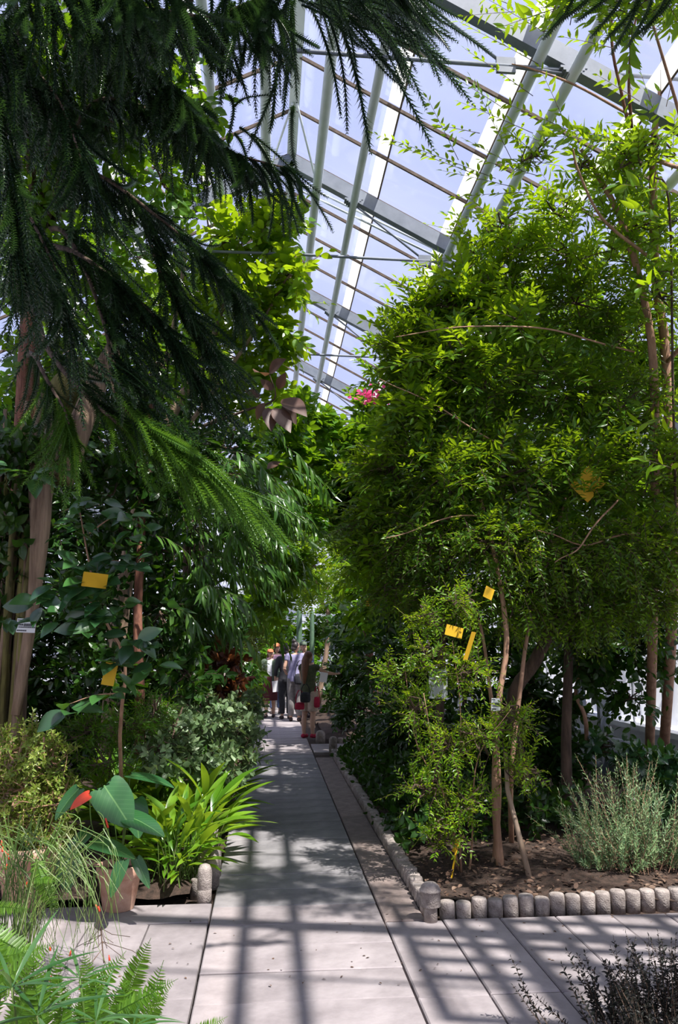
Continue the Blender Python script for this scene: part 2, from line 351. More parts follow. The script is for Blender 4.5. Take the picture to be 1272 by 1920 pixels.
# side walls
def side_wall(name, x, s):
    wl = MB().box(min(x, x + s * .25), max(x, x + s * .25), Y0, Y1, -0.30, 0.58).build(name, 'white'); tag(wl, kind='structure')
    part(wl, 'sill', 'white', lambda b: b.box(min(x - s * .08, x + s * .3), max(x - s * .08, x + s * .3), Y0, Y1, 0.58, 0.64))
    ze = rz_(x)
    part(wl, 'wall_plate', 'steel_dk', lambda b: b.box(x + s * .05 - .05, x + s * .05 + .05, Y0, Y1, ze - .17, ze - .05))
    pm = MB().box(x + s * .09, x + s * .095, 0.02, 0.73, 0.66, ze - .2).mesh('pane'); pm.materials.append(M['limewash'])
    bm_ = MB().box(x + s * .09 - .02, x + s * .09 + .02, -0.018, 0.018, 0.64, ze - .15).mesh('glazing_bar'); bm_.materials.append(M['white'])
    pt = MB().box(x + s * .02 - .05, x + s * .02 + .05, -.05, .05, 0.64, ze - .15).mesh('post'); pt.materials.append(M['steel_dk'])
    for i in range(nbar):
        y = Y0 + .75 * i
        o = bpy.data.objects.new('post' if i % 4 == 0 else 'glazing_bar', pt if i % 4 == 0 else bm_); COL.objects.link(o); o.parent = wl; o.location = (0, y, 0)
        if i < nbar - 1: o = bpy.data.objects.new('pane', pm); COL.objects.link(o); o.parent = wl; o.location = (0, y, 0)
    part(wl, 'transom', 'white', lambda b: b.box(x + s * .09 - .02, x + s * .09 + .02, Y0, Y1, 1.75, 1.80))
    return wl
wr = side_wall('wall_right', XR, 1); side_wall('wall_left', XL, -1)
def end_wall(name, y, s):
    wl = MB().box(XL, XR, min(y, y + s * .25), max(y, y + s * .25), -0.30, 0.6).build(name, 'white'); tag(wl, kind='structure')
    xs = np.linspace(XL, XR, 12)
    for a, c in zip(xs[:-1], xs[1:]):
        b = MB(); yy = y + s * .1
        V = [(a + .02, yy, .6), (c - .02, yy, .6), (c - .02, yy, rz_(c - .02)), (a + .02, yy, rz_(a + .02))]
        V += [(p[0], p[1] + .006, p[2]) for p in V]
        b.add(V, [(0, 1, 2), (0, 2, 3), (4, 6, 5), (4, 7, 6), (0, 4, 5), (0, 5, 1), (2, 6, 7), (2, 7, 3)]).build('pane', 'limewash', wl)
    for x in xs: part(wl, 'glazing_bar', 'steel', lambda b: b.box(x - .025, x + .025, y + s * .1 - .03, y + s * .1 + .03, .6, rz_(x)))
end_wall('wall_back', Y1, 1); end_wall('wall_front', Y0, -1)
# heating pipes along the right wall
for k, (hx, hz) in enumerate(((4.15, 0.42), (4.12, 0.26), (4.12, 0.10))):
    o = MB().tube([(hx, 3.0, hz), (hx, 13, hz)], 0.05, 12).build('heating_pipe', 'steel_dk', None, True)
    tag(o, ['uppermost grey heating pipe along the foot of the white side wall', 'middle grey heating pipe along the foot of the white side wall', 'lowest grey heating pipe along the foot of the white side wall'][k], 'pipe', 'heating pipes along the side wall')

# ------------------------------------------------------------------ kerbs, posts, pots
LOGS = []
for h, tilt in ((0.088, 0.0), (0.080, 0.02), (0.084, -0.02), (0.076, 0.03)):
    me = MB().lathe([(0.046, -0.05), (0.047, h * .5), (0.046, h - 0.012), (0.042, h - 0.003), (0.03, h)], 12).mesh('log', True); me.materials.append(M['log']); LOGS.append((me, tilt))
def kerb(pts, label, step=0.096):
    root = empty('log_edging', (pts[0][0], pts[0][1], 0)); tag(root, label, 'edging')
    x0, y0 = pts[0]; P = np.array(pts, float); acc = 0.0
    for a, b in zip(P[:-1], P[1:]):
        L = np.linalg.norm(b - a); n = int(L / step)
        for i in range(n):
            p = a + (b - a) * (i + 0.5) / n; me, t = random.choice(LOGS)
            o = bpy.data.objects.new('log', me); COL.objects.link(o); o.parent = root
            o.location = (p[0] - x0, p[1] - y0, random.uniform(-.006, .006)); o.rotation_euler = (random.uniform(-.03, .03) + t, random.uniform(-.03, .03), random.uniform(0, 6.2))
    return root
kerb([(1.03, 4.93), (2.5, 5.06), (4.05, 5.22)], 'row of short round concrete edging logs facing the sunlit paving')
kerb([(0.985, 5.0), (0.985, 11.85)], 'long row of round edging logs receding along the brown strip beside the path')
kerb([(1.05, 13.12), (4.0, 13.12)], 'far row of edging logs across the bed behind the side path')
kerb([(-0.42, 5.5), (-0.42, 12.0)], 'row of edging logs under the strap-leaved plants at the path edge')
def post(name, x, y, prof, label):
    o = MB().lathe(prof, 20).build(name, 'log', None, True); o.location = (x, y, -0.02); return tag(o, label, 'post')
post('edging_post', 0.965, 4.86, [(0.040, 0), (0.040, 0.085), (0.042, 0.096), (0.057, 0.099), (0.059, 0.105), (0.059, 0.178), (0.063, 0.181), (0.063, 0.190), (0.058, 0.194), (0.050, 0.212), (0.034, 0.226), (0.012, 0.231)],
     'domed concrete post with a thick head at the corner of the log edging')
post('edging_post', -0.362, 5.33, [(0.045, 0), (0.045, 0.09), (0.042, 0.095), (0.045, 0.10), (0.045, 0.19), (0.041, 0.212), (0.030, 0.232), (0.012, 0.240)],
     'round-topped concrete post beside the strap-leaved plants')
post('edging_post', 0.985, 11.97, [(0.06, 0), (0.06, 0.2), (0.055, 0.23), (0.035, 0.25), (0.012, 0.257)], 'small concrete post where the log edging meets the side path')
post('edging_post', 0.88, 13.15, [(0.075, 0), (0.075, 0.16), (0.06, 0.2), (0.03, 0.215)], 'squat concrete post at the feet of the girl in red shoes')
for px, py in ((404, 1640), (408, 1622)):
    g = gnd(px, py + 20)
    post('edging_post', float(g[0]) - .02, float(g[1]), [(0.045, 0), (0.045, 0.17), (0.042, 0.19), (0.02, 0.2)], 'flat-topped edging log just behind the round-topped post' if px == 404 else 'second flat-topped edging log behind the round-topped post')
def pot(x, y, r, h, label):
    root = empty('flower_pot', (x, y, 0)); tag(root, label, 'pot')
    MB().lathe([(r * .66, 0), (r * .68, .006), (r * .92, h * .72), (r * .94, h * .73), (r * 1.0, h * .74), (r * 1.03, h * .99), (r * 1.0, h), (r * .90, h), (r * .88, h * .9), (r * .80, h * .5)], 32).build('pot_body', 'terra', root, True)
    MB().lathe([(r * .05, h * .80), (r * .87, h * .84), (r * .5, h * .87)], 24).build('pot_soil', 'soil', root, True)
    return root
PA = gnd(222, 1703); PB = gnd(48, 1700)
pot(PA[0], PA[1], 0.136, 0.255, 'terracotta pot holding the red-flowered heart-leaved plant')
pot(PB[0], PB[1], 0.185, 0.36, 'terracotta pot holding the small-leaved yellowish shrub')

# ------------------------------------------------------------------ leaf templates (x across, y along, z up), unit length
def leaf_t(prof, fold=0.25, curl=-0.15, wave=0.0):
    """prof: list of (t, halfwidth); ends taper to points"""
    V = []; rows = []
    for t, wd in prof:
        z = curl * t * t
        if wd <= 1e-5: rows.append([len(V)]); V.append((0, t, z))
        else:
            rows.append([len(V), len(V) + 1, len(V) + 2])
            zz = z + wd * fold + wave * math.sin(t * 17)
            V += [(-wd, t, zz), (0, t, z), (wd, t, z + wd * fold - wave * math.sin(t * 15 + 1))]
    F = []
    for a, b in zip(rows[:-1], rows[1:]):
        if len(a) == 1 and len(b) == 3: F += [(a[0], b[1], b[0]), (a[0], b[2], b[1])]
        elif len(a) == 3 and len(b) == 1: F += [(a[0], a[1], b[0]), (a[1], a[2], b[0])]
        elif len(a) == 3: F += [(a[0], a[1], b[1]), (a[0], b[1], b[0]), (a[1], a[2], b[2]), (a[1], b[2], b[1])]
    return np.array(V, float), np.array(F, int)
def prof_of(w, peak=0.4, n=6, tip=1.0):
    ts = np.linspace(0, 1, n + 1); res = []
    for t in ts:
        u = t / peak if t < peak else 1 - (t - peak) / (1 - peak)
        res.append((t, 0 if t in (0.0, 1.0) else w * math.sin(PI / 2 * max(0, u)) ** (0.8 if t < peak else tip)))
    return res
T_SMALL = leaf_t([(0, 0), (0.42, 0.19), (1, 0)], 0.3, -0.1)
T_MED = leaf_t([(0, 0), (0.28, 0.2), (0.62, 0.18), (1, 0)], 0.3, -0.16)
T_OV = leaf_t([(0, 0), (0.22, 0.23), (0.5, 0.29), (0.78, 0.19), (1, 0)], 0.25, -0.18)
T_OVH = leaf_t(prof_of(0.29, 0.45, 7), 0.25, -0.2)
T_NAR = leaf_t([(0, 0), (0.25, 0.075), (0.6, 0.08), (1, 0)], 0.3, -0.3)
T_NARH = leaf_t(prof_of(0.085, 0.4, 6, 1.2), 0.3, -0.3)
T_LAN = leaf_t([(0, 0), (0.3, 0.15), (0.62, 0.13), (1, 0)], 0.3, -0.14)
T_LANH = leaf_t(prof_of(0.16, 0.38, 6, 1.1), 0.3, -0.15)
T_STRAP = leaf_t(prof_of(0.115, 0.55, 8, 0.9), 0.35, -0.45)
T_NEED = leaf_t([(0, 0), (0.4, 0.07), (1, 0)], 0.3, 0.05)
def frames(d, n):
    d = nrm(d); n = n - d * np.sum(n * d, -1, keepdims=True); n = nrm(n); return np.cross(d, n), d, n
def merge_leaves(T, P, D, Nn, L, Wd=None):
    V, Fc = T; s, d, n = frames(D, Nn); L = np.broadcast_to(np.asarray(L, float), (len(P),)); Wd = L if Wd is None else Wd
    X = P[:, None] + (V[None, :, 0, None] * Wd[:, None, None]) * s[:, None] + (V[None, :, 1, None] * L[:, None, None]) * d[:, None] + (V[None, :, 2, None] * L[:, None, None]) * n[:, None]
    Fs = Fc[None] + (np.arange(len(P)) * len(V))[:, None, None]
    return X.reshape(-1, 3), Fs.reshape(-1, 3)
def mtx(p, s, d, n, L, Wd):
    return Matrix(((s[0] * Wd, d[0] * L, n[0] * L, p[0]), (s[1] * Wd, d[1] * L, n[1] * L, p[1]), (s[2] * Wd, d[2] * L, n[2] * L, p[2]), (0, 0, 0, 1)))

class Plant:
    def __init__(s, name, loc, label, cat, group=None):
        s.o = np.array([float(loc[0]), float(loc[1]), float(loc[2]) if len(loc) > 2 else 0.0])
        s.root = empty(name, s.o); tag(s.root, label, cat, group); s.L = []; s.tw = MB(); s.name = name
    def wood(s, name, pts, r, m='bark_grey', k=10, n=16, wobble=0.0, seed=0):
        P = smooth_path(pts, n); P = wob(P, wobble, seed) if wobble else P
        R = np.interp(np.linspace(0, 1, len(P)), np.linspace(0, 1, len(r)), r)
        return MB().tube(P - s.o, R, k).build(name, m, s.root, True)
    def limb(s, pts, r, n=10, wobble=0.0, seed=0, k=5):
        P = smooth_path(pts, n); P = wob(P, wobble, seed) if wobble else P
        s.tw.tube(P - s.o, np.interp(np.linspace(0, 1, len(P)), np.linspace(0, 1, len(r)), r), k)
    def sprays(s, B, D, Ln, K, ll, droop=0.15, a=0.55, b=0.8, mode='alt', jit=0.18, rtw=0.003, lv=0.25, upj=0.35, t0=0.12, tip=True):
        """twigs from bases B, directions D, lengths Ln, K leaves each of length ll"""
        B = np.asarray(B, float); T = len(B); D = nrm(D); Ln = np.broadcast_to(np.asarray(Ln, float), (T,))
        g = np.array([0, 0, -1.0])
        def pt(t): return B[:, None] + D[:, None] * (Ln[:, None] * t)[..., None] + g * (droop * Ln[:, None] * t * t)[..., None]
        def tg(t): return nrm(D[:, None] + g * (2 * droop * t)[..., None] + 0 * t[..., None])
        tp = np.broadcast_to(np.linspace(0, 1, 4), (T, 4)); Pt = pt(tp); Tt = tg(tp)
        A = nrm(np.cross(Tt, np.array([0.13, 0.21, 0.97]))); Bb = np.cross(Tt, A); th = np.arange(3) * 2 * PI / 3
        rr = rtw * np.linspace(1, 0.35, 4)[None, :, None, None]
        V = Pt[:, :, None] + rr * (np.cos(th)[:, None] * A[:, :, None] + np.sin(th)[:, None] * Bb[:, :, None])
        base = (np.arange(T) * 12)[:, None, None, None]; i = (np.arange(3) * 3)[None, :, None, None]; j = np.arange(3)[None, None, :, None]; j2 = (j + 1) % 3
        Fq = np.concatenate([np.concatenate([base + i + j, base + i + j2, base + i + 3 + j2], -1).reshape(-1, 3), np.concatenate([base + i + j, base + i + 3 + j2, base + i + 3 + j], -1).reshape(-1, 3)])
        s.tw.add(V.reshape(-1, 3) - s.o, Fq)
        tk = np.broadcast_to(np.linspace(t0, 1.0, K), (T, K)) + rng.uniform(-.4, .4, (T, K)) * (1 - t0) / K
        tk = np.clip(tk, 0.02, 1.0)
        P = pt(tk); Tn = tg(tk)
        upr = nrm(np.array([0, 0, 1.0]) + rng.normal(0, upj, (T, 1, 3)))
        side = nrm(np.cross(Tn, np.broadcast_to(upr, Tn.shape))); upv = np.cross(side, Tn)
        if mode == 'alt':
            sg = np.where(np.arange(K) % 2 == 0, 1.0, -1.0)[None, :, None]
            dr = Tn * a + side * sg * b + upv * 0.12; nn = upv
        else:
            az = (np.arange(K) * 2.4)[None, :, None] + rng.uniform(0, 6.28, (T, 1, 1))
            rad = side * np.cos(az) + upv * np.sin(az); dr = Tn * a + rad * b; nn = Tn - rad * 0.3
        if tip: dr[:, -1] = Tn[:, -1]
        dr = nrm(dr) + rng.normal(0, jit, dr.shape); nn = nn + rng.normal(0, jit * 1.5, nn.shape)
        Lf = ll * (1 + rng.uniform(-lv, lv, (T, K))) * (1.0 - 0.25 * (tk > 0.9))
        s.L.append((P.reshape(-1, 3), dr.reshape(-1, 3), nn.reshape(-1, 3), Lf.reshape(-1)))
    def leaf(s, P, D, Nn, L): s.L.append((np.asarray(P, float).reshape(-1, 3), np.asarray(D, float).reshape(-1, 3), np.asarray(Nn, float).reshape(-1, 3), np.asarray(L, float).reshape(-1)))
    def crown(s, blobs, tl, K, ll, up=0.1, out=1.0, noise=0.5, shell=0.45, bias=(0, 0, 0), hub=True, **kw):
        """blobs: (px, py, Y, rx, ry, rz, twigs)"""
        for (px, py, Y, rx, ry, rz, n) in blobs:
            c = at(px, py, Y); u = nrm(rng.normal(0, 1, (n, 3))); rad = (shell + (1 - shell) * rng.random((n, 1))) * 0.9
            R3 = np.array([rx, ry, rz]); B = c + u * rad * R3
            ok = (B[:, 2] < rz_arr(B[:, 0]) - 0.35) & (B[:, 2] > 0.12)
            B = B[ok]; u = u[ok]
            if not len(B): continue
            D = u * out + rng.normal(0, noise, u.shape) + np.array([0, 0, up]) + np.array(bias)
            s.sprays(B - D / np.linalg.norm(D, axis=1, keepdims=True) * tl * 0.4, D, tl * rng.uniform(.6, 1.25, len(B)), K, ll, **kw)
            if hub:
                for q in B[rng.choice(len(B), min(len(B), 7), replace=False)]:
                    mid = (c + q) / 2 + rng.normal(0, .05, 3); s.limb([c, mid, q], [0.009, 0.006, 0.003], 7)
    def done(s, T, m, TH=None, nobj=0, minpx=13, leafname='leaf', twm='bark_dark', stuffname='leaves', width=1.0):
        P = np.concatenate([l[0] for l in s.L]); D = np.concatenate([l[1] for l in s.L]); Nn = np.concatenate([l[2] for l in s.L]); L = np.concatenate([l[3] for l in s.L])
        ok = (P[:, 2] > 0.0) & (P[:, 2] + D[:, 2] * L < rz_arr(P[:, 0] + D[:, 0] * L) - 0.1); P, D, Nn, L = P[ok], D[ok], Nn[ok], L[ok]
        pick = np.zeros(len(P), bool)
        if nobj:
            px, py, k = proj(P + nrm(D) * (L * .5)[:, None]); pxl = L * F_PX / np.maximum(k, .1)
            inf = (k > 1) & (px > -10) & (px < 1282) & (py > -10) & (py < 1930) & (pxl > minpx)
            idx = np.where(inf)[0]; idx = idx[np.argsort(k[idx])]; cell = max(8.0, float(np.median(pxl[idx])) * 0.45) if len(idx) else 10
            key = (px[idx] // cell).astype(int) * 4000 + (py[idx] // cell).astype(int)
            _, first = np.unique(key, return_index=True); cand = idx[first]
            cand = cand[np.argsort(-pxl[cand])][:nobj]
            if len(cand) < nobj:
                rest = np.setdiff1d(idx, cand, assume_unique=False); rest = rest[np.argsort(-pxl[rest])]; cand = np.concatenate([cand, rest[:nobj - len(cand)]])
            pick[cand] = True
        if pick.any():
            V, Fc = TH if TH is not None else T
            me = mesh_np(leafname, V, Fc, True); me.materials.append(m if not isinstance(m, str) else M[m])
            sd, d, n = frames(D[pick], Nn[pick])
            for p, a, b, c, l in zip(P[pick] - s.o, sd, d, n, L[pick]):
                o = bpy.data.objects.new(leafname, me); COL.objects.link(o); o.parent = s.root; o.matrix_basis = mtx(p, a, b, c, l, l * width)
        if (~pick).any():
            V, Fc = merge_leaves(T, P[~pick] - s.o, D[~pick], Nn[~pick], L[~pick], L[~pick] * width)
            o = link(stuffname, mesh_np(stuffname, V, Fc), m, s.root); o['kind'] = 'stuff'
        if s.tw.n: o = s.tw.build('twigs', twm, s.root); o['kind'] = 'stuff'
        s.nleaf = len(P)
        return s.root
def rz_arr(x): return RZ - SL * np.abs(np.asarray(x) - RX)

G = {}
G['myrtle'] = leafmat('myrtle_leaf', [(0.022, 0.07, 0.006), (0.04, 0.11, 0.008), (0.075, 0.17, 0.01), (0.13, 0.23, 0.012)], 0.32, 0.42, (0.42, 0.60, 0.01), 0.42)
G['bright'] = leafmat('bright_leaf', [(0.045, 0.14, 0.008), (0.085, 0.21, 0.01), (0.14, 0.28, 0.012), (0.22, 0.36, 0.015)], 0.32, 0.45, (0.56, 0.74, 0.01), 0.42)
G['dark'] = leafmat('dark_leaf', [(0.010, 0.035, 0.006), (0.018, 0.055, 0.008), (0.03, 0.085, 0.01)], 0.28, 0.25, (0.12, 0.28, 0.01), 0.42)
G['gloss'] = leafmat('glossy_leaf', [(0.015, 0.055, 0.022), (0.025, 0.085, 0.03), (0.05, 0.15, 0.03)], 0.27, 0.2, (0.2, 0.42, 0.02), 1.0)
G['mid'] = leafmat('mid_leaf', [(0.022, 0.085, 0.006), (0.045, 0.13, 0.008), (0.085, 0.20, 0.01)], 0.3, 0.38, (0.34, 0.58, 0.01), 0.42)
G['willow'] = leafmat('narrow_leaf', [(0.03, 0.09, 0.015), (0.05, 0.13, 0.02), (0.09, 0.19, 0.03)], 0.25, 0.33, (0.25, 0.45, 0.03), 0.6)
G['yellowish'] = leafmat('yellowish_leaf', [(0.09, 0.15, 0.02), (0.18, 0.26, 0.035), (0.32, 0.38, 0.08)], 0.4, 0.35, (0.4, 0.5, 0.06))
G['strap'] = leafmat('strap_leaf', [(0.05, 0.15, 0.012), (0.10, 0.24, 0.016), (0.19, 0.34, 0.03)], 0.25, 0.38, (0.52, 0.70, 0.03), 0.6)
G['pale'] = leafmat('pale_leaf', [(0.07, 0.12, 0.05), (0.12, 0.20, 0.08), (0.24, 0.32, 0.17)], 0.4, 0.25, (0.3, 0.42, 0.1))
G['rosemary'] = leafmat('rosemary_leaf', [(0.10, 0.19, 0.085), (0.16, 0.27, 0.11), (0.27, 0.38, 0.17)], 0.45, 0.25)
G['copper'] = leafmat('copper_leaf', [(0.05, 0.015, 0.012), (0.10, 0.03, 0.02), (0.20, 0.08, 0.02)], 0.35, 0.3, (0.4, 0.12, 0.03))
G['magnolia'] = leafmat('magnolia_leaf', [(0.06, 0.028, 0.02), (0.10, 0.048, 0.034), (0.14, 0.07, 0.05)], 0.5, 0.2, (0.3, 0.13, 0.05))
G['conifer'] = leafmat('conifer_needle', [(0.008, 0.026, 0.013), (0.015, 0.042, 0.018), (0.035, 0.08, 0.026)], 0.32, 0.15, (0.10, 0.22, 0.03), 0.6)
G['conifer_lit'] = leafmat('conifer_lit_tone', [(0.04, 0.11, 0.015), (0.07, 0.17, 0.02), (0.10, 0.22, 0.025)], 0.45, 0.3, (0.25, 0.48, 0.03))  # lighter green paints sunlight onto the low-hanging ropes
G['fern'] = leafmat('fern_pinna', [(0.035, 0.10, 0.01), (0.07, 0.17, 0.015), (0.12, 0.25, 0.025)], 0.45, 0.4, (0.35, 0.58, 0.03))
G['sedge'] = leafmat('sedge_blade', [(0.02, 0.07, 0.02), (0.04, 0.11, 0.03), (0.07, 0.15, 0.05)], 0.22, 0.28, (0.25, 0.45, 0.06), 0.6)
G['anth'] = leafmat('heart_leaf', [(0.02, 0.085, 0.03), (0.03, 0.11, 0.035)], 0.24, 0.25, (0.2, 0.42, 0.04), 0.6, vein=((0.10, 0.22, 0.07), 0.014))
G['red'] = leafmat('red_flower', [(0.75, 0.05, 0.02), (0.85, 0.10, 0.04)], 0.3, 0.25, (0.9, 0.15, 0.05))
G['pink'] = leafmat('pink_bract', [(0.70, 0.04, 0.18), (0.85, 0.10, 0.30)], 0.5, 0.5, (0.95, 0.15, 0.35))
G['reed'] = leafmat('rush_stem', [(0.06, 0.13, 0.02), (0.10, 0.19, 0.03), (0.15, 0.17, 0.06)], 0.5, 0.2)
G['litter'] = leafmat('dry_leaf', [(0.05, 0.025, 0.015), (0.11, 0.06, 0.038), (0.20, 0.13, 0.09)], 0.8, 0.1)
G['spiny'] = leafmat('shaded_shrub_leaf', [(0.008, 0.010, 0.008), (0.014, 0.015, 0.012), (0.022, 0.02, 0.018)], 0.5, 0.1, None, 0.2)  # near-black base colour carries the shade over the corner shrub
G['cactus'] = mat('cactus_skin', (0.04, 0.09, 0.05), (0.09, 0.15, 0.09), 0.6, 10)

# ------------------------------------------------------------------ the drooping conifer (left)
def rope_mesh(seed, curve, n=62, wmul=1.0):
    r = np.random.default_rng(seed); t = np.linspace(0, 1, n)
    P = np.stack([curve[0] * t ** 2 + 0.015 * np.sin(6 * t + seed), t, -curve[1] * t ** 2 + curve[2] * t ** 3], 1)
    b = MB().tube(P[::5], np.linspace(0.010, 0.004, len(P[::5])), 4)
    Tn = nrm(np.gradient(P, axis=0)); A = nrm(np.cross(Tn, [0.2, 0.1, 1.0])); Bv = np.cross(Tn, A); k = 5
    az = np.arange(k)[None] * 2 * PI / k + (np.arange(n) * 0.63)[:, None]
    rad = np.cos(az)[..., None] * A[:, None] + np.sin(az)[..., None] * Bv[:, None]
    env = np.sqrt(np.clip((1 - t) * 8, 0.15, 1))[:, None, None]
    base = P[:, None] + rad * 0.006; tang = np.cross(rad, Tn[:, None]); ln = 0.046 * env * (1 + 0.2 * r.normal(size=(n, k, 1)))
    tip = base + (rad * 0.78 + Tn[:, None] * 0.66) * ln; wv = tang * 0.0062 * wmul
    V = np.stack([base - wv, base + wv, tip], 2).reshape(-1, 3); b.add(V, np.arange(len(V)).reshape(-1, 3))
    return np.concatenate(b.v), np.concatenate(b.f)
RC = ((0.10, 0.30, 0), (-0.10, 0.45, 0.1), (0.15, 0.15, 0), (-0.05, 0.60, 0.2), (0.05, 0.05, -0.1), (0.0, 0.35, 0.25))
ROPES = [rope_mesh(i, c) for i, c in enumerate(RC)]; ROPES_LO = [rope_mesh(i, c, 42, 1.25) for i, c in enumerate(RC)]
con = Plant('araucaria_tree', (-2.05, 6.7, 0), 'dark conifer with long drooping rope-like branchlets hanging over the path', 'tree')
con.wood('trunk', [(-2.05, 6.7, 0), (-2.0, 6.65, 2.5), (-2.02, 6.6, 4.6), (-1.9, 6.5, 5.4)], [.13, .11, .08, .03], 'bark_red', 12)
LIMBS = [ # (pixel, pixel, depth) way points, sway of the ropes in picture terms (right, down, toward camera), rope length, count
 ([(40, 420, 6.4), (120, 440, 5.6), (210, 640, 4.9), (240, 760, 4.75), (330, 860, 4.6)], (1.0, .55, .15), 0.75, 110),
 ([(40, 300, 6.4), (150, 330, 5.4), (330, 420, 4.9), (450, 560, 4.7)], (1.0, .75, .1), 0.5, 90),
 ([(30, 250, 6.0), (160, 200, 4.8), (380, 270, 4.5), (545, 335, 4.4)], (.75, .9, .1), 0.42, 110),
 ([(20, 150, 5.6), (160, 60, 4.6), (400, 40, 4.2), (520, 20, 4.1)], (.35, 1.0, .1), 0.50, 90),
 ([(160, 60, 4.6), (420, -80, 4.0), (600, -60, 3.8), (700, -20, 3.7)], (1.0, .42, .0), 0.50, 60),
 ([(30, 560, 6.4), (100, 640, 5.4), (200, 760, 4.9), (300, 860, 4.7), (400, 900, 4.6)], (.85, .35, .1), 0.55, 90),
 ([(30, 420, 6.2), (60, 380, 5.0), (80, 420, 4.5), (120, 560, 4.3)], (.25, 1.0, .1), 0.7, 100),
 ([(30, 250, 5.8), (40, 100, 4.6), (90, 150, 4.1), (140, 300, 3.9)], (.35, 1.0, .0), 0.62, 110),
 ([(40, 330, 6.2), (200, 330, 5.4), (300, 480, 5.1), (380, 620, 5.0)], (.9, .7, .1), 0.6, 100),
 ([(30, 650, 6.4), (60, 660, 5.4), (100, 740, 5.0), (130, 800, 4.9)], (.2, 1.0, .1), 0.5, 50),
 ([(30, 250, 5.6), (120, 60, 4.5), (260, 120, 4.3), (360, 240, 4.2)], (.6, 1.0, .1), 0.5, 110),
 ([(30, 250, 5.6), (20, 0, 4.2), (150, -40, 3.9), (330, -30, 3.8)], (.3, 1.0, .1), 0.6, 120),
 ([(30, 250, 5.6), (0, 60, 4.2), (10, 200, 3.9), (30, 450, 3.9)], (.15, 1.0, .1), 0.6, 110),
 ([(40, 350, 6.2), (150, 480, 5.2), (250, 560, 5.0), (330, 700, 4.9)], (.8, .8, .1), 0.6, 90),
]
RP, RD, RN, RL = [], [], [], []
for li, (pp, sway, rl, cnt) in enumerate(LIMBS):
    W = [at(*p) for p in pp]; W = np.array(W); W[0] = (-2.0, 6.6, W[0][2])
    W[0][2] = min(W[0][2], 5.0); W[:, 2] = np.minimum(W[:, 2], rz_arr(W[:, 0]) - 0.25)
    P = wob(smooth_path(W, 24), 0.04, li)
    con.wood('branch', P, [0.028, 0.015, 0.009, 0.005], 'bark_dark', 7, len(P) * 3 // 2)
    t = np.sort(rng.uniform(0.22, 1.0, cnt)); idx = t * (len(P) - 1); i0 = np.clip(idx.astype(int), 0, len(P) - 2)
    B = P[i0] + (P[i0 + 1] - P[i0]) * (idx - i0)[:, None]; tn = nrm(P[i0 + 1] - P[i0])
    main = RT * sway[0] - UPV * sway[1] - FW * sway[2]
    sd = np.where(rng.random(cnt) < .5, 1, -1)[:, None] * nrm(np.cross(tn, [0, 0, 1.0]))
    d = nrm(main) + 0.35 * sd * rng.uniform(.2, 1.2, (cnt, 1)) + rng.normal(0, .16, (cnt, 3)) + 0.25 * tn
    RP.append(B); RD.append(nrm(d)); RN.append(np.array([0, 0, 1.0]) + rng.normal(0, .35, (cnt, 3))); RL.append(rl * rng.uniform(.55, 1.15, cnt))
# the loose ropes that hang in front of the sky
def rope_px(a, b, Y):
    p, q = at(*a, Y), at(*b, Y - 0.05); RP.append(p[None]); RD.append(nrm(q - p)[None]); RN.append(np.array([[0.1, -0.2, 1.0]])); RL.append(np.array([np.linalg.norm(q - p)]))
for a, b in (((560, -20), (700, 150)), ((590, -30), (790, 190)), ((620, -20), (860, 105)), ((600, -10), (880, 165)), ((640, -30), (930, 70)), ((660, 10), (855, 60)), ((600, 0), (715, 185)), ((560, -10), (690, 70)),
             ((505, -10), (432, 120)), ((520, -10), (455, 130)), ((500, 20), (425, 160)), ((545, 0), (580, 140)), ((530, 20), (520, 70)), ((620, 20), (760, 140)), ((650, 0), (820, 95)), ((690, 20), (875, 125)),
             ((470, 250), (625, 352)), ((480, 260), (600, 415)), ((450, 240), (560, 300)), ((440, 200), (480, 150)), ((430, 180), (470, 215)), ((440, 250), (520, 330)), ((420, 270), (470, 330)), ((400, 250), (410, 330)), ((380, 250), (385, 320)), ((535, 60), (500, 262)), ((545, 60), (550, 205)), ((551, 200), (512, 268)), ((540, 40), (497, 230)), ((360, 0), (330, 110)), ((400, 0), (390, 120))):
    rope_px(a, b, 4.35)
rg2 = np.random.default_rng(77)
for k in range(46):
    a = (rg2.uniform(540, 700), rg2.uniform(-60, 10)); th = rg2.uniform(.15, .85); l = rg2.uniform(130, 260)
    rope_px(a, (a[0] + l * math.cos(th), a[1] + l * math.sin(th) * .8), rg2.uniform(3.9, 4.35))
for k in range(16):
    a = (rg2.uniform(430, 560), rg2.uniform(-50, 10)); rope_px(a, (a[0] - rg2.uniform(10, 90), a[1] + rg2.uniform(90, 170)), rg2.uniform(4.0, 4.35))
RP = np.concatenate(RP); RD = np.concatenate(RD); RN = np.concatenate(RN); RL = np.concatenate(RL)
okr = (RP[:, 2] + RD[:, 2] * RL < rz_arr(RP[:, 0] + RD[:, 0] * RL) - .2) & (RP[:, 2] < rz_arr(RP[:, 0]) - .15); RP, RD, RN, RL = RP[okr], RD[okr], RN[okr], RL[okr]
ppx, ppy, pk = proj(RP + RD * RL[:, None])
islit = ppy > 835  # ropes ending low get the sunlit tone
sdv, dv, nv = frames(RD, RN)
rank = np.argsort(pk - 0.002 * ppx); objs = set(rank[:290].tolist())
rm = {}
for key in ('conifer', 'conifer_lit'):
    rm[key] = []
    for i, (V, Fc) in enumerate(ROPES):
        me = mesh_np('branchlet', V, Fc); me.materials.append(G[key]); rm[key].append(me)
mbs = {'conifer': MB(), 'conifer_lit': MB()}
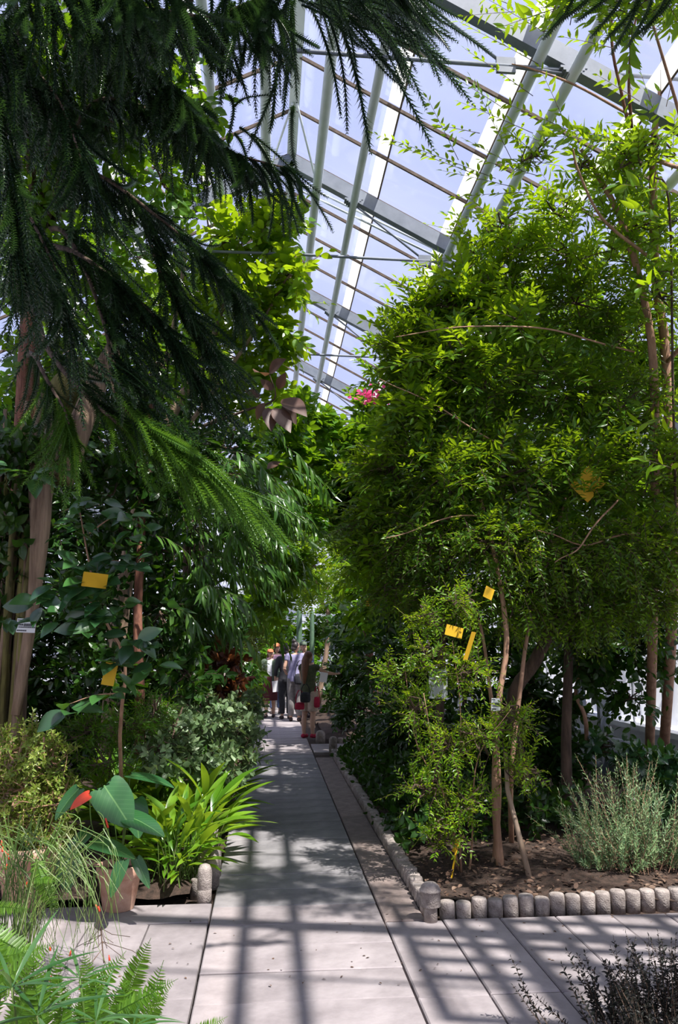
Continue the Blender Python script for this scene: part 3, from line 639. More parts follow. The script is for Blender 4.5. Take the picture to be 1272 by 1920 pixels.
for i in range(len(RP)):
    vi = int(rng.integers(0, len(ROPES))); key = 'conifer_lit' if islit[i] else 'conifer'; wd = min(1.0, 0.62 / RL[i] * RL[i])
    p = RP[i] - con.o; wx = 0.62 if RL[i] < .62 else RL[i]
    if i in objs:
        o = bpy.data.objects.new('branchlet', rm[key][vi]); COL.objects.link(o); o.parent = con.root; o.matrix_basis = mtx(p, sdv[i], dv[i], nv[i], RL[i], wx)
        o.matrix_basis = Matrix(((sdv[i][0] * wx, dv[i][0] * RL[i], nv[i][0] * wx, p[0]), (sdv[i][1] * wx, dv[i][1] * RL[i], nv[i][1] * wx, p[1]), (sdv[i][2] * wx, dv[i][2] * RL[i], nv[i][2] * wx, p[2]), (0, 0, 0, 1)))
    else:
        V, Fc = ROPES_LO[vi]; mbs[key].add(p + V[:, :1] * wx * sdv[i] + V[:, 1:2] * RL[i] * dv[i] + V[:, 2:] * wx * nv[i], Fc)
for key, mb in mbs.items():
    if mb.n: o = mb.build('branchlets', G[key], con.root); o['kind'] = 'stuff'

# dark soft sprig poking in from the top right corner
sp = Plant('conifer_bough', at(1180, -60, 2.6), 'dark conifer bough dipping into the top corner above the leafy stems', 'bough')
sp.wood('branch', [at(1330, -120, 2.7), at(1200, -60, 2.6), at(1060, -30, 2.6)], [.012, .009, .004], 'bark_red', 6)
me = mesh_np('branchlet', *ROPES[2]); me.materials.append(G['conifer'])
for a, b in (((1080, -40), (1075, 60)), ((1120, -40), (1090, 45)), ((1180, -60), (1165, 60)), ((1200, -60), (1205, 85)), ((1225, -60), (1235, 70)), ((1255, -60), (1262, 50)), ((1215, -50), (1190, 70)), ((1160, -50), (1135, 35)), ((1275, -50), (1250, 60))):
    p, q = at(*a, 2.6), at(*b, 2.62); l = np.linalg.norm(q - p); s_, d_, n_ = frames((q - p)[None], np.array([[0.2, -1.0, 0.1]]))
    o = bpy.data.objects.new('branchlet', me); COL.objects.link(o); o.parent = sp.root; p = p - sp.o
    o.matrix_basis = Matrix([[s_[0][i] * .5, d_[0][i] * l, n_[0][i] * .5, p[i]] for i in range(3)] + [[0, 0, 0, 1]])

def explicit(pl, segs, K_per_m, ll, droop=0.05, **kw):
    for (a, b, Y) in segs:
        p, q = at(*a, Y), at(*b, Y - 0.1); L = np.linalg.norm(q - p); pl.sprays([p], [q - p + np.array([0, 0, droop * L])], [L], max(5, int(L * K_per_m)), ll, droop=droop, **kw)

# ------------------------------------------------------------------ right-hand trees
R1 = Plant('myrtle_tree', (1.62, 5.65, 0), 'many-stemmed tree with small pointed leaves over the edged bed beside the path', 'tree')
for k, (pp, r) in enumerate(((((940, 1640, 5.65), (932, 1500, 5.7), (938, 1330, 5.75), (955, 1200, 5.8), (930, 1050, 5.9), (880, 880, 6.1)), [.030, .024, .02, .012]),
                 (((928, 1630, 5.7), (935, 1480, 5.8), (925, 1300, 5.9), (900, 1150, 6.0), (820, 980, 6.1)), [.022, .018, .012, .007]),
                 (((960, 1600, 5.7), (955, 1450, 5.8), (975, 1300, 5.9), (1000, 1150, 6.0), (1060, 950, 6.1), (1090, 750, 6.2)), [.02, .018, .012, .007]))):
    R1.wood('stem', [at(*p) if i else gnd(p[0], p[1]) for i, p in enumerate(pp)], r, 'bark_tan', 8, 20, 0.015, k)
for k, pp in enumerate((((1200, 1000, 5.8), (1080, 1010, 5.7), (1000, 990, 5.6)), ((1190, 660, 6.0), (1050, 620, 5.7), (900, 610, 5.6), (740, 625, 5.5)), ((1180, 900, 5.9), (1110, 1010, 5.6), (1040, 1060, 5.5)),
                        ((1000, 880, 6.0), (860, 780, 5.8), (720, 700, 5.7)), ((960, 980, 6.0), (860, 960, 5.8), (720, 1010, 5.7)))):
    R1.wood('branch', [at(*p) for p in pp], [.008, .006, .003], 'bark_tan', 6, 24, 0.03, k + 5)
B1 = [(770, 650, 6.3, .32, .4, .30, 70), (860, 570, 6.4, .40, .4, .32, 80), (970, 540, 6.4, .45, .4, .35, 80), (1080, 570, 6.3, .45, .4, .35, 70), (1190, 620, 6.2, .4, .4, .4, 60),
      (800, 760, 6.2, .40, .4, .35, 90), (910, 730, 6.1, .45, .4, .4, 90), (1040, 730, 6.1, .45, .4, .4, 80), (1170, 760, 6.1, .45, .4, .4, 80),
      (740, 880, 6.2, .38, .4, .35, 80), (840, 900, 6.0, .42, .4, .38, 90), (960, 890, 6.0, .45, .4, .4, 90), (1090, 890, 6.0, .45, .4, .4, 90), (1220, 880, 6.0, .45, .4, .4, 80)]
R1.crown([(*b[:6], int(b[6] * 1.7)) for b in B1], 0.34, 13, 0.080, up=.05, noise=.55, droop=.12, bias=(-.15, -.2, 0))
R1n = Plant('sunlit_crown_side', (1.5, 7.2, 0), 'added tree with larger fresh leaves, coloured sunlit yellow-green for the path side of the crown', 'tree')  # fresh leaves, with the sun on this crown side painted into their colour
R1n.wood('trunk', [(1.5, 7.2, 0), at(830, 1200, 7.1), at(850, 900, 6.9), at(820, 700, 6.7)], [.04, .035, .025, .012], 'bark_dark', 8)
R1n.crown([(770, 590, 6.4, .22, .3, .18, 34), (850, 560, 6.2, .3, .3, .2, 50), (785, 690, 6.2, .24, .3, .22, 50), (850, 660, 5.9, .3, .3, .22, 50), (790, 770, 6.0, .24, .3, .18, 40), (900, 540, 6.1, .28, .3, .18, 40), (960, 600, 5.9, .28, .3, .2, 36), (710, 960, 6.5, .25, .3, .2, 34), (690, 1040, 6.6, .22, .3, .2, 30), (720, 880, 6.4, .2, .3, .18, 26)], .34, 11, .105, up=.12, noise=.5, droop=.12, bias=(-.3, -.2, .1))
explicit(R1n, [((850, 780), (728, 745), 5.8), ((860, 720), (730, 640), 5.8), ((820, 620), (720, 565), 6.2), ((860, 560), (760, 490), 6.2), ((830, 860), (690, 850), 5.9), ((800, 980), (650, 930), 6.2), ((780, 1030), (640, 1020), 6.3), ((840, 670), (720, 690), 5.8)], 26, .105)
R1n.done(T_LAN, G['bright'], T_LANH, 290)
R1.done(T_LAN, G['myrtle'], T_LANH, 290, twm='bark_dark')
R1b = Plant('small_leaf_tree', (2.1, 6.1, 0), 'shaded tree with tiny leaves hanging in a dense skirt above the bed', 'tree')
R1b.wood('trunk', [gnd(1010, 1560), at(960, 1330, 6.6), at(1000, 1240, 6.4), at(1030, 1180, 6.3), at(1060, 1050, 6.2)], [.05, .055, .05, .04], 'bark_dark', 10, 18, 0.01, 3)
B1b = [(700, 990, 6.6, .35, .4, .3, 110), (800, 1010, 6.1, .42, .4, .3, 130), (920, 1020, 5.9, .45, .4, .32, 140), (1040, 1040, 5.9, .45, .4, .32, 140), (1160, 1030, 5.9, .45, .4, .32, 140), (1260, 1030, 5.9, .4, .4, .35, 110),
       (840, 1120, 6.1, .38, .35, .25, 100), (960, 1130, 6.0, .42, .35, .25, 110), (1090, 1140, 6.1, .42, .35, .28, 120), (1200, 1130, 6.1, .4, .35, .25, 90), (750, 1100, 6.4, .3, .35, .28, 70)]
R1b.crown([(*b[:6], int(b[6] * 1.8)) for b in B1b], 0.26, 15, 0.048, up=-.15, noise=.55, droop=.25, bias=(0, -.15, -.1))
R1b.done(T_SMALL, G['myrtle'], T_LAN, 0)
R2 = Plant('slender_trunk_tree', gnd(1068, 1562), 'tree with a slender straight brown trunk standing in the bed by the heating pipes', 'tree')
R2.wood('trunk', [gnd(1068, 1562), at(1062, 1400, 6.85), at(1066, 1200, 6.9), at(1050, 1000, 7.0), at(1080, 780, 7.1)], [.052, .044, .038, .03, .02], 'bark_dark', 10)
B2 = [(1100, 640, 7.3, .6, .5, .5, 60), (980, 640, 7.4, .5, .5, .5, 60), (1220, 700, 7.3, .5, .5, .5, 60), (1100, 820, 7.2, .6, .5, .5, 60), (900, 800, 7.4, .5, .5, .5, 60), (1240, 940, 7.2, .5, .5, .5, 60), (1000, 980, 7.2, .6, .5, .5, 60), (1150, 1080, 7.2, .5, .5, .4, 60), (850, 960, 7.4, .5, .5, .5, 60), (800, 680, 7.6, .35, .4, .3, 40)]
R2.crown([(*b[:6], int(b[6] * 1.5)) for b in B2], 0.4, 11, 0.11, up=.0, droop=.2)
R2.done(T_OV, G['mid'], T_OVH, 150)
R3 = Plant('tall_stem_tree', gnd(1216, 1500), 'tall tree with peach-coloured bare stems and sunlit sprays under the roof glass', 'tree')
R3.wood('stem', [gnd(1216, 1500), at(1225, 1150, 6.4), at(1228, 735, 6.0), at(1208, 560, 5.8), at(1160, 400, 5.5), at(1090, 280, 5.3)], [.045, .04, .032, .026, .014], 'bark_tan', 9, 20)
R3.wood('stem', [gnd(1240, 1490), at(1262, 1100, 6.4), at(1250, 680, 6.1), at(1232, 540, 5.9), at(1225, 300, 5.2), at(1240, 160, 5.0)], [.05, .045, .038, .03, .014], 'bark_tan', 9, 20)
R3.wood('branch', [at(1215, 480, 5.5), at(1130, 410, 5.3), at(1085, 320, 5.1), at(1075, 280, 5.0)], [.014, .010, .006], 'bark_tan', 6)
R3.wood('branch', [at(1180, 240, 5.0), at(1165, 170, 4.8), at(1148, 80, 4.6), at(1150, -60, 4.4)], [.012, .010, .008], 'bark_red', 6)
R3.wood('branch', [at(1185, 240, 5.0), at(1180, 150, 4.8), at(1190, 50, 4.6), at(1215, -60, 4.4)], [.012, .009, .006], 'bark_red', 6)
R3.wood('branch', [at(1180, 215, 5.0), at(1080, 160, 5.0), at(1000, 130, 5.0), at(960, 120, 5.0)], [.010, .008, .004], 'bark_tan', 6)
B3 = [(1150, 480, 5.9, .40, .35, .28, 55), (1060, 460, 6.0, .38, .35, .28, 55), (960, 470, 6.1, .32, .35, .24, 45), (1230, 420, 5.5, .32, .3, .32, 55), (1140, 360, 5.5, .30, .3, .22, 40), (1040, 400, 5.8, .26, .3, .2, 30), (940, 420, 6.0, .2, .3, .14, 18),
      (1230, 250, 5.0, .20, .25, .26, 38), (1190, 300, 5.1, .2, .25, .2, 28), (1090, 310, 5.3, .16, .2, .14, 14), (1240, 560, 5.7, .35, .3, .3, 50), (1000, 290, 5.3, .18, .2, .12, 13), (890, 470, 6.3, .2, .3, .18, 26)]
def rel(P):
    a, b, k = proj(np.array(P, float)); return float(a), float(b), float(P[1])
R3.wood('branch', [at(1225, 300, 5.2), np.array([2.6, 4.4, 4.6]), np.array([1.9, 3.5, 4.9])], [.016, .012, .006], 'bark_tan', 6)  # this and the next branch carry the added, unseen shading clumps
R3.wood('branch', [at(1250, 680, 6.1), np.array([3.1, 4.8, 3.9]), np.array([3.1, 3.8, 4.0])], [.02, .014, .008], 'bark_tan', 6)
B3 += [(*rel((1.75, 3.35, 4.85)), .5, .45, .3, 110), (*rel((2.2, 3.0, 4.75)), .4, .4, .3, 60), (*rel((3.1, 3.8, 4.0)), .55, .5, .45, 60), (*rel((3.05, 4.75, 4.2)), .42, .45, .35, 120), (*rel((3.5, 5.0, 3.9)), .42, .5, .4, 120)]  # unseen leaf clumps added outside the view to shade path, bed and crown
R3.crown(B3, 0.30, 12, 0.085, up=.3, noise=.5, droop=.02, bias=(-.1, -.1, .1))
explicit(R3, [((930, 335), (700, 250), 5.5), ((900, 330), (720, 265), 5.4), ((860, 300), (800, 180), 5.4), ((980, 320), (870, 260), 5.4), ((960, 300), (880, 140), 5.3), ((1000, 250), (860, 190), 5.2), ((960, 350), (830, 320), 5.5), ((990, 360), (850, 370), 5.5),
              ((1080, 250), (940, 190), 5.2), ((1000, 180), (870, 90), 5.0), ((1010, 120), (860, 40), 4.9), ((1020, 60), (900, -10), 4.7), ((1040, 20), (940, 60), 4.7), ((1000, 20), (870, 30), 4.8), ((960, 10), (860, -30), 4.7), ((1060, 230), (1010, 120), 5.0),
              ((1150, 90), (1060, 70), 4.6), ((1150, 60), (1120, 100), 4.6), ((1240, 180), (1240, 90), 4.9), ((1230, 220), (1190, 100), 4.9), ((1250, 200), (1270, 110), 4.9), ((1200, 190), (1120, 140), 4.8), ((900, 470), (770, 500), 6.2), ((880, 440), (800, 420), 6.2), ((860, 520), (760, 490), 6.2), ((960, 420), (830, 400), 6.0),
              ((1010, 330), (900, 300), 5.4), ((1020, 300), (930, 240), 5.3), ((900, 250), (820, 235), 5.3), ((940, 200), (860, 150), 5.1)], 30, 0.075, droop=.03, tip=True)
R3.done(T_LAN, G['bright'], T_LANH, 290)
R3b = Plant('broad_leaf_sprays', gnd(1250, 1420), 'climber with bigger light green pointed leaves at the right edge high up', 'plant')
R3b.wood('stem', [gnd(1262, 1400), at(1268, 1100, 6.6), at(1262, 700, 5.8), at(1255, 380, 5.0), at(1225, 330, 4.9)], [.012, .010, .006], 'bark_dark', 6)
explicit(R3b, [((1262, 360), (1160, 345), 4.8), ((1265, 420), (1190, 390), 4.8), ((1150, 260), (1050, 240), 4.9), ((1180, 270), (1030, 255), 4.9), ((1268, 880), (1200, 860), 5.0), ((1265, 520), (1200, 540), 4.9), ((1262, 780), (1190, 800), 5.2)], 24, 0.13, mode='spiral', a=.7, b=.7)
R3b.done(T_LAN, G['bright'], T_LANH, 60)
R4 = Plant('sparse_shrub', gnd(860, 1640), 'sparse thin-stemmed shrub with little light leaves beside the yellow stake', 'shrub')
for k, pp in enumerate((((862, 1640), (850, 1560, 5.6), (820, 1430, 5.5), (790, 1300, 5.4)), ((866, 1642), (860, 1500, 5.6), (870, 1350, 5.5), (850, 1200, 5.5)), ((880, 1640), (885, 1540, 5.6), (900, 1420, 5.5), (960, 1330, 5.4)), ((856, 1638), (845, 1520, 5.6), (780, 1400, 5.6), (760, 1250, 5.6)))):
    R4.wood('stem', [gnd(*pp[0])] + [at(*p) for p in pp[1:]], [.008, .006, .004, .002], 'bark_tan', 6, 14, .012, k)
B4 = [(830, 1560, 5.5, .16, .2, .12, 26), (800, 1480, 5.5, .2, .2, .15, 30), (880, 1500, 5.5, .2, .2, .16, 30), (840, 1400, 5.5, .22, .2, .16, 36), (780, 1330, 5.5, .2, .2, .16, 36), (900, 1380, 5.5, .22, .2, .16, 34), (800, 1230, 5.5, .22, .2, .16, 40), (880, 1260, 5.5, .2, .2, .16, 34), (960, 1350, 5.5, .18, .2, .16, 30),
      (860, 1130, 5.5, .16, .2, .15, 26), (980, 1440, 5.5, .14, .2, .14, 24), (800, 1160, 5.6, .16, .2, .12, 22), (740, 1260, 5.7, .16, .2, .14, 22)]
R4.crown([(*b[:6], int(b[6] * 1.8)) for b in B4], 0.2, 13, 0.036, up=.2, noise=.6, droop=.1)
R4.done(T_LAN, G['bright'], T_LANH, 0)
# dark understorey on the right
R6 = Plant('understorey_bush', (2.2, 8.6, 0), 'dense dark green bush filling the shade behind the sparse shrub', 'bush')
R6.wood('stem', [gnd(985, 1490), at(990, 1350, 8.6), at(960, 1200, 8.8)], [.03, .02, .01], 'bark_dark', 6)
R6.wood('stem', [gnd(870, 1480), at(870, 1350, 8.8), at(880, 1180, 9.0)], [.04, .03, .02], 'bark_dark', 6)
R6.crown([(760, 1240, 9.6, .55, .5, .45, 80), (860, 1230, 9.0, .5, .5, .45, 70), (960, 1230, 8.6, .4, .5, .35, 50), (760, 1340, 10.0, .55, .5, .3, 70), (850, 1370, 9.4, .4, .4, .22, 50), (700, 1250, 11.0, .5, .5, .45, 60), (680, 1330, 11.5, .45, .5, .3, 50), (780, 1110, 9.0, .5, .5, .45, 60), (930, 1400, 8.8, .35, .4, .2, 36), (990, 1290, 7.8, .25, .3, .25, 40), (1050, 1330, 7.9, .22, .3, .22, 36), (1000, 1390, 7.8, .3, .3, .2, 40), (1060, 1420, 7.6, .25, .3, .16, 30), (930, 1330, 8.2, .3, .3, .25, 40), (1110, 1260, 7.9, .25, .3, .2, 26)], .3, 9, .11, droop=.25)
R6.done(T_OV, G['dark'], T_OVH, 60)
R7 = Plant('wall_bush', gnd(1150, 1460), 'dark leafy bush hanging in front of the white side wall', 'bush')
R7.wood('stem', [gnd(1095, 1500), at(1100, 1360, 7.2), at(1080, 1290, 7.2), at(1120, 1200, 7.2)], [.012, .02, .016, .010], 'bark_tan', 8)
R7.crown([(1160, 1220, 7.0, .35, .3, .28, 60), (1090, 1240, 7.1, .25, .3, .24, 36), (1240, 1230, 7.2, .2, .3, .22, 20), (1180, 1310, 7.0, .18, .3, .12, 14), (1100, 1180, 6.8, .3, .3, .2, 40), (1220, 1160, 6.9, .3, .3, .2, 46)], .26, 9, .085, up=-.3, droop=.3)
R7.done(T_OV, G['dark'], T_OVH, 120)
R8 = Plant('edge_shrub', gnd(1180, 1490), 'low glossy shrub between the rosemary and the heating pipes', 'shrub')
R8.wood('stem', [gnd(1180, 1490), at(1170, 1430, 7.3), at(1150, 1390, 7.3)], [.01, .008, .004], 'bark_dark', 6)
R8.crown([(1130, 1400, 7.3, .2, .2, .12, 14), (1200, 1430, 7.0, .3, .25, .16, 40), (1260, 1450, 6.9, .25, .25, .16, 36), (1080, 1450, 7.4, .2, .2, .12, 14), (1230, 1500, 6.7, .3, .25, .14, 40)], .2, 8, .10, up=.4, mode='spiral')
R8.done(T_OV, G['gloss'], T_OVH, 120)
R9 = Plant('wall_side_tree', (3.3, 10.0, 0), 'dark tree along the white side wall behind the small-leaved crown', 'tree')
R9.wood('trunk', [(3.3, 10, 0), (3.2, 10, 2), (3.0, 10, 3.6)], [.08, .07, .04], 'bark_dark', 8)
R9.crown([(x, y, 9.5, .7, .5, .6, 60) for x in (760, 880, 1000, 1110, 1220) for y in (700, 840, 980, 1090)] + [(x, 1180, 9.5, .5, .4, .4, 40) for x in (800, 900, 1000, 1060)], .4, 9, .13, droop=.2)
R9.done(T_MED, G['mid'], None, 0)
# ground cover behind the kerb
GC = Plant('ground_cover', (1.6, 8.5, 0), 'dark ivy-like ground cover behind the receding row of edging logs', 'plant')
n = 1500; X = 1.05 + 1.5 * rng.random(n) ** 1.2; Yv = 6.3 + 5.4 * rng.random(n); hgt = (0.10 + 0.28 * rng.random(n)) * np.clip((X - 0.95) * 2.5, .25, 1)
GC.sprays(np.stack([X, Yv, hgt], 1), rng.normal(0, 1, (n, 3)) * [1, 1, .3] + [0, -.2, .5], .12, 5, .075, mode='spiral', b=.9, a=.3)
GC.done(T_OV, G['dark'], T_OVH, 120)
RO = Plant('rosemary_bush', gnd(1190, 1660), 'grey-green rosemary bush behind the end of the log edging', 'bush')
n = 230; bx = gnd(1195, 1655); az = rng.uniform(0, 2 * PI, n); rr = rng.random(n) ** .5 * .34
B = np.stack([bx[0] + rr * np.cos(az) * 1.1, bx[1] + .12 + .6 * rr * np.sin(az), np.full(n, .07)], 1)
D = np.stack([np.cos(az) * rr * 1.2 + .05, np.sin(az) * rr * .8, np.full(n, 1.0)], 1) + rng.normal(0, .26, (n, 3))
RO.sprays(B, D, rng.uniform(.18, .88, n) * (1 - .35 * (B[:, 0] - bx[0] < -.2)), 52, .034, mode='spiral', a=.6, b=.8, droop=.11, rtw=.0022, t0=.06)
RO.done(T_NEED, G['rosemary'], None, 0, twm='bark_tan', stuffname='needles', width=1.6)
DS = Plant('dark_twiggy_shrub', (1.55, 3.55, 0), 'dark spiky little shrub at the bottom corner in front of the paving', 'shrub')
n = 120; az = rng.uniform(0, 2 * PI, n)
B = np.stack([1.62 + .28 * rng.normal(size=n) * .6, 3.45 + .1 * rng.normal(size=n), np.full(n, .0)], 1)
D = np.stack([(B[:, 0] - 1.62) * 1.5 + rng.normal(0, .25, n), rng.normal(0, .2, n), np.full(n, 1.0)], 1)
DS.sprays(B, D, rng.uniform(.14, .36, n), 34, .022, mode='spiral', a=.5, b=.9, droop=.0, rtw=.0025)
explicit(DS, [((1235, 1915), (1185, 1765), 3.5), ((1262, 1900), (1240, 1755), 3.5), ((1275, 1880), (1262, 1790), 3.5), ((1120, 1930), (1115, 1815), 3.5), ((1150, 1930), (1135, 1850), 3.5)], 120, .024, mode='spiral', a=.5, b=.9)
DS.done(T_MED, G['spiny'], None, 0)

# middle-distance right
R5 = Plant('bougainvillea_tree', (1.6, 12.6, 0), 'broad-leaved tree topped with pink blossom beyond the edged bed', 'tree')
R5.wood('trunk', [(1.75, 12.4, 0), at(690, 1200, 12.5), at(690, 1000, 12.6), at(670, 860, 12.8)], [.09, .07, .05, .03], 'bark_red', 9)
R5.crown([(660, 830, 13, .55, .6, .4, 70), (720, 830, 12.5, .5, .6, .45, 60), (690, 920, 12.5, .7, .6, .5, 90), (665, 940, 13.2, .5, .6, .5, 60), (695, 1030, 12.5, .55, .6, .5, 70), (740, 1000, 12, .6, .6, .5, 70), (700, 1120, 12, .6, .6, .5, 70), (675, 1180, 13.5, .3, .6, .4, 40), (690, 770, 13.2, .3, .5, .25, 26)], .5, 9, .16, droop=.15)
R5.done(T_OV, G['mid'], T_OVH, 140)
bo = Plant('pink_blossom', at(695, 752, 12.9), 'pink bougainvillea blossom at the top of the tree against the roof glass', 'flowers')
for (px, py, n) in ((693, 742, 46), (735, 757, 12), (700, 846, 20), (680, 738, 14), (708, 740, 14)):
    c = at(px, py, 12.6); bo.leaf(c + rng.normal(0, 1, (n, 3)) * [.09, .06, .06], rng.normal(0, 1, (n, 3)), rng.normal(0, 1, (n, 3)), np.full(n, .075))
bo.done(T_OV, G['pink'], T_OVH, 90, minpx=5, leafname='bract', width=1.4)
bo2 = bo
# ------------------------------------------------------------------ far end
R10 = Plant('shade_bush', (1.7, 14.5, 0), 'dark bushy planting beyond the far edging where the girl reaches in', 'bush')
R10.wood('stem', [gnd(640, 1374), at(640, 1300, 14.4), at(640, 1220, 14.4)], [.03, .02, .01], 'bark_dark', 6)
R10.wood('stem', [gnd(680, 1376), at(680, 1300, 14.4), at(684, 1200, 14.4)], [.03, .02, .01], 'bark_tan', 6)
R10.crown([(640, 1260, 14.4, .22, .4, .3, 50), (690, 1260, 14.4, .4, .4, .35, 60), (650, 1330, 14.3, .25, .35, .25, 50), (720, 1330, 14.2, .4, .4, .28, 60), (650, 1190, 14.6, .3, .4, .3, 50), (720, 1200, 14.4, .4, .4, .35, 50), (630, 1180, 17, .3, .4, .3, 40), (640, 1260, 19, .35, .6, .4, 50), (625, 1310, 18, .25, .6, .25, 40), (780, 1280, 14.4, .5, .4, .4, 60)], .3, 9, .11, droop=.2)
R10.done(T_OV, G['dark'], None, 0)
L12 = Plant('shade_bush', (-.85, 18.5, 0), 'mid-green bush at the path edge behind the feathery shrub', 'bush')
L12.wood('stem', [(-.85, 18.5, 0), (-.8, 18.5, .6), (-.75, 18.4, 1.2)], [.03, .02, .01], 'bark_dark', 6)
L12.crown([(440, 1240, 18, .5, .6, .5, 60), (455, 1300, 18, .3, .6, .3, 50), (480, 1210, 20, .45, .6, .5, 60), (490, 1150, 21, .5, .5, .5, 60), (480, 1280, 21, .35, .5, .4, 50), (540, 1170, 23.5, .6, .4, .5, 60), (600, 1230, 23.8, .5, .4, .5, 50), (520, 1250, 24, .6, .3, .5, 50), (570, 1270, 24.3, .8, .3, .4, 50)], .4, 9, .13, droop=.2)
L12.done(T_OV, G['mid'], None, 0)
FA = Plant('far_tree', (0.9, 20.5, 0), 'pale sunlit small-leaved tree with a crooked stem at the far end of the path', 'tree')
FA.wood('trunk', [(1.3, 20.5, 0), at(618, 1170, 20.5), at(600, 1120, 20.5), at(590, 1060, 20.5)], [.07, .06, .045, .03], 'bark_grey', 8)
FA.crown([(590, 1060, 20.5, .7, .6, .5, 100), (620, 1100, 20, .5, .6, .4, 70), (570, 1110, 21, .4, .6, .4, 60), (600, 1010, 20.5, .7, .6, .4, 80), (640, 1060, 19, .5, .5, .5, 60)], .45, 12, .11, droop=.1)
FA.done(T_MED, G['bright'], None, 0)
FB = Plant('far_tree', (0.2, 24.0, 0), 'large green tree closing the view at the end wall', 'tree')
FB.wood('trunk', [(0.3, 24.2, 0), (0.4, 24.2, 2.0), (0.3, 24.2, 4.0)], [.09, .07, .04], 'bark_dark', 8)
FB.crown([(540, 1000, 24, 1.0, .6, .8, 90), (600, 960, 24, 1.0, .6, .8, 90), (560, 900, 24, 1.1, .6, .8, 90), (650, 1000, 24, 1.0, .6, 1.0, 90), (500, 1060, 24, .8, .6, .7, 70), (600, 840, 24, 1.2, .6, .6, 80), (480, 1150, 24, .6, .6, .7, 60), (640, 1150, 24, .7, .6, .8, 70), (600, 1190, 24.5, .6, .4, .5, 40), (530, 1220, 24.6, .8, .4, .4, 50), (560, 1090, 25, 1.0, .4, .6, 60)], .7, 10, .2, droop=.1)
FB.done(T_OV, G['mid'], None, 0)
for k, (px, h, r) in enumerate(((561, 2.6, .075), (585, 2.5, .06))):
    g = at(px, 1215, 22.3); o = MB(); nn = 14; V = []
    th = np.linspace(0, 2 * PI, 28, endpoint=False); rr = r * (1 + .12 * np.cos(th * 7))
    zs = [0, h * .5, h * .95, h]; sc = [1, 1, .9, .25]
    V = np.array([[(rr[i] * s * math.cos(th[i]), rr[i] * s * math.sin(th[i]), z) for i in range(28)] for z, s in zip(zs, sc)]).reshape(-1, 3)
    i = np.arange(3)[:, None] * 28; j = np.arange(28)[None]; j2 = (j + 1) % 28
    a, b, c, d = (i + j).ravel(), (i + j2).ravel(), (i + 28 + j2).ravel(), (i + 28 + j).ravel()
    o.add(V, np.concatenate([np.stack([a, b, c], 1), np.stack([a, c, d], 1)])); o = o.build('column_cactus', G['cactus'], None, True); o.location = (g[0], 22.3, 0)
    tag(o, ['thicker blue-green column cactus behind the visitors', 'thinner pale column cactus behind the visitors'][k], 'cactus')

# ------------------------------------------------------------------ left-hand trees
L2 = Plant('broadleaf_tree', (-1.6, 8.6, 0), 'tall tree with bright backlit oval leaves beside the roof glass', 'tree')
L2.wood('trunk', [(-1.6, 8.6, 0), (-1.5, 8.5, 2), (-1.2, 8.4, 3.6), (-0.7, 8.3, 4.6), (-.5, 8.2, 5.2)], [.10, .09, .07, .04, .02], 'bark_grey', 10)
L2.wood('branch', [(-1.3, 8.4, 3.2), at(480, 620, 8.2), at(540, 520, 8.0), at(600, 480, 7.9)], [.03, .02, .01, .004], 'bark_grey', 6)
L2.wood('branch', [(-1.3, 8.4, 3.4), at(350, 450, 8.2), at(300, 350, 8.0)], [.03, .02, .006], 'bark_grey', 6)
L2.crown([(470, 350, 8.2, .30, .4, .26, 36), (520, 430, 8.1, .34, .4, .3, 46), (440, 450, 8.2, .4, .4, .36, 50), (540, 520, 8.1, .26, .4, .28, 36), (470, 560, 8.2, .38, .4, .36, 54), (520, 630, 8.3, .24, .4, .26, 36), (400, 360, 8.2, .35, .4, .3, 36), (300, 330, 8.2, .45, .4, .36, 40), (190, 250, 8.3, .5, .4, .4, 36), (420, 660, 8.5, .4, .4, .36, 46), (340, 540, 8.5, .5, .4, .45, 50), (220, 450, 8.5, .5, .4, .5, 44), (90, 350, 8.5, .5, .4, .5, 40), (470, 740, 8.6, .35, .4, .3, 36), (80, 560, 8.6, .6, .4, .5, 40)],
         .36, 9, .13, up=.1, droop=.15, noise=.6)
explicit(L2, [((560, 500), (618, 470), 7.9), ((550, 570), (620, 570), 7.9), ((555, 440), (575, 370), 7.9), ((540, 620), (568, 650), 8.0), ((430, 300), (440, 260), 8.0)], 16, .12)
L2.done(T_OV, G['bright'], T_OVH, 290)
L3 = Plant('magnolia_bough', at(505, 760, 7.2), 'bough with big brown-backed leaves poking out above the path', 'bough')
L3.wood('branch', [at(380, 800, 7.6), at(460, 770, 7.4), at(515, 748, 7.2), at(505, 700, 7.2)], [.016, .010, .005], 'bark_dark', 6)
for (a, b) in (((508, 700), (528, 672)), ((500, 705), (482, 688)), ((520, 728), (533, 702)), ((512, 735), (490, 712)), ((530, 750), (572, 768)), ((528, 755), (556, 790)), ((515, 765), (545, 800)), ((505, 765), (510, 800)), ((495, 755), (478, 785)), ((490, 740), (463, 732)), ((498, 880), (525, 862))):
    j_ = rng.uniform(-4, 4, 2); p, q = at(a[0] + j_[0], a[1] + j_[1], 7.2 + rng.uniform(-.1, .1)), at(b[0], b[1], 7.1 + rng.uniform(-.12, .12)); L3.leaf([p], [q - p], [np.array([rng.uniform(-.8, .8), -1, rng.uniform(-.2, .9)])], [np.linalg.norm(q - p) * 1.05])
L3.done(T_OVH, G['magnolia'], T_OVH, 50, minpx=3, width=.95)
L4t = empty('strangler_fig', (-2.0, 6.0, 0)); tag(L4t, 'big fig trunk wrapped in pale hanging roots behind the potted shrub', 'tree')
c0 = np.array([-1.98, 6.15, 0])
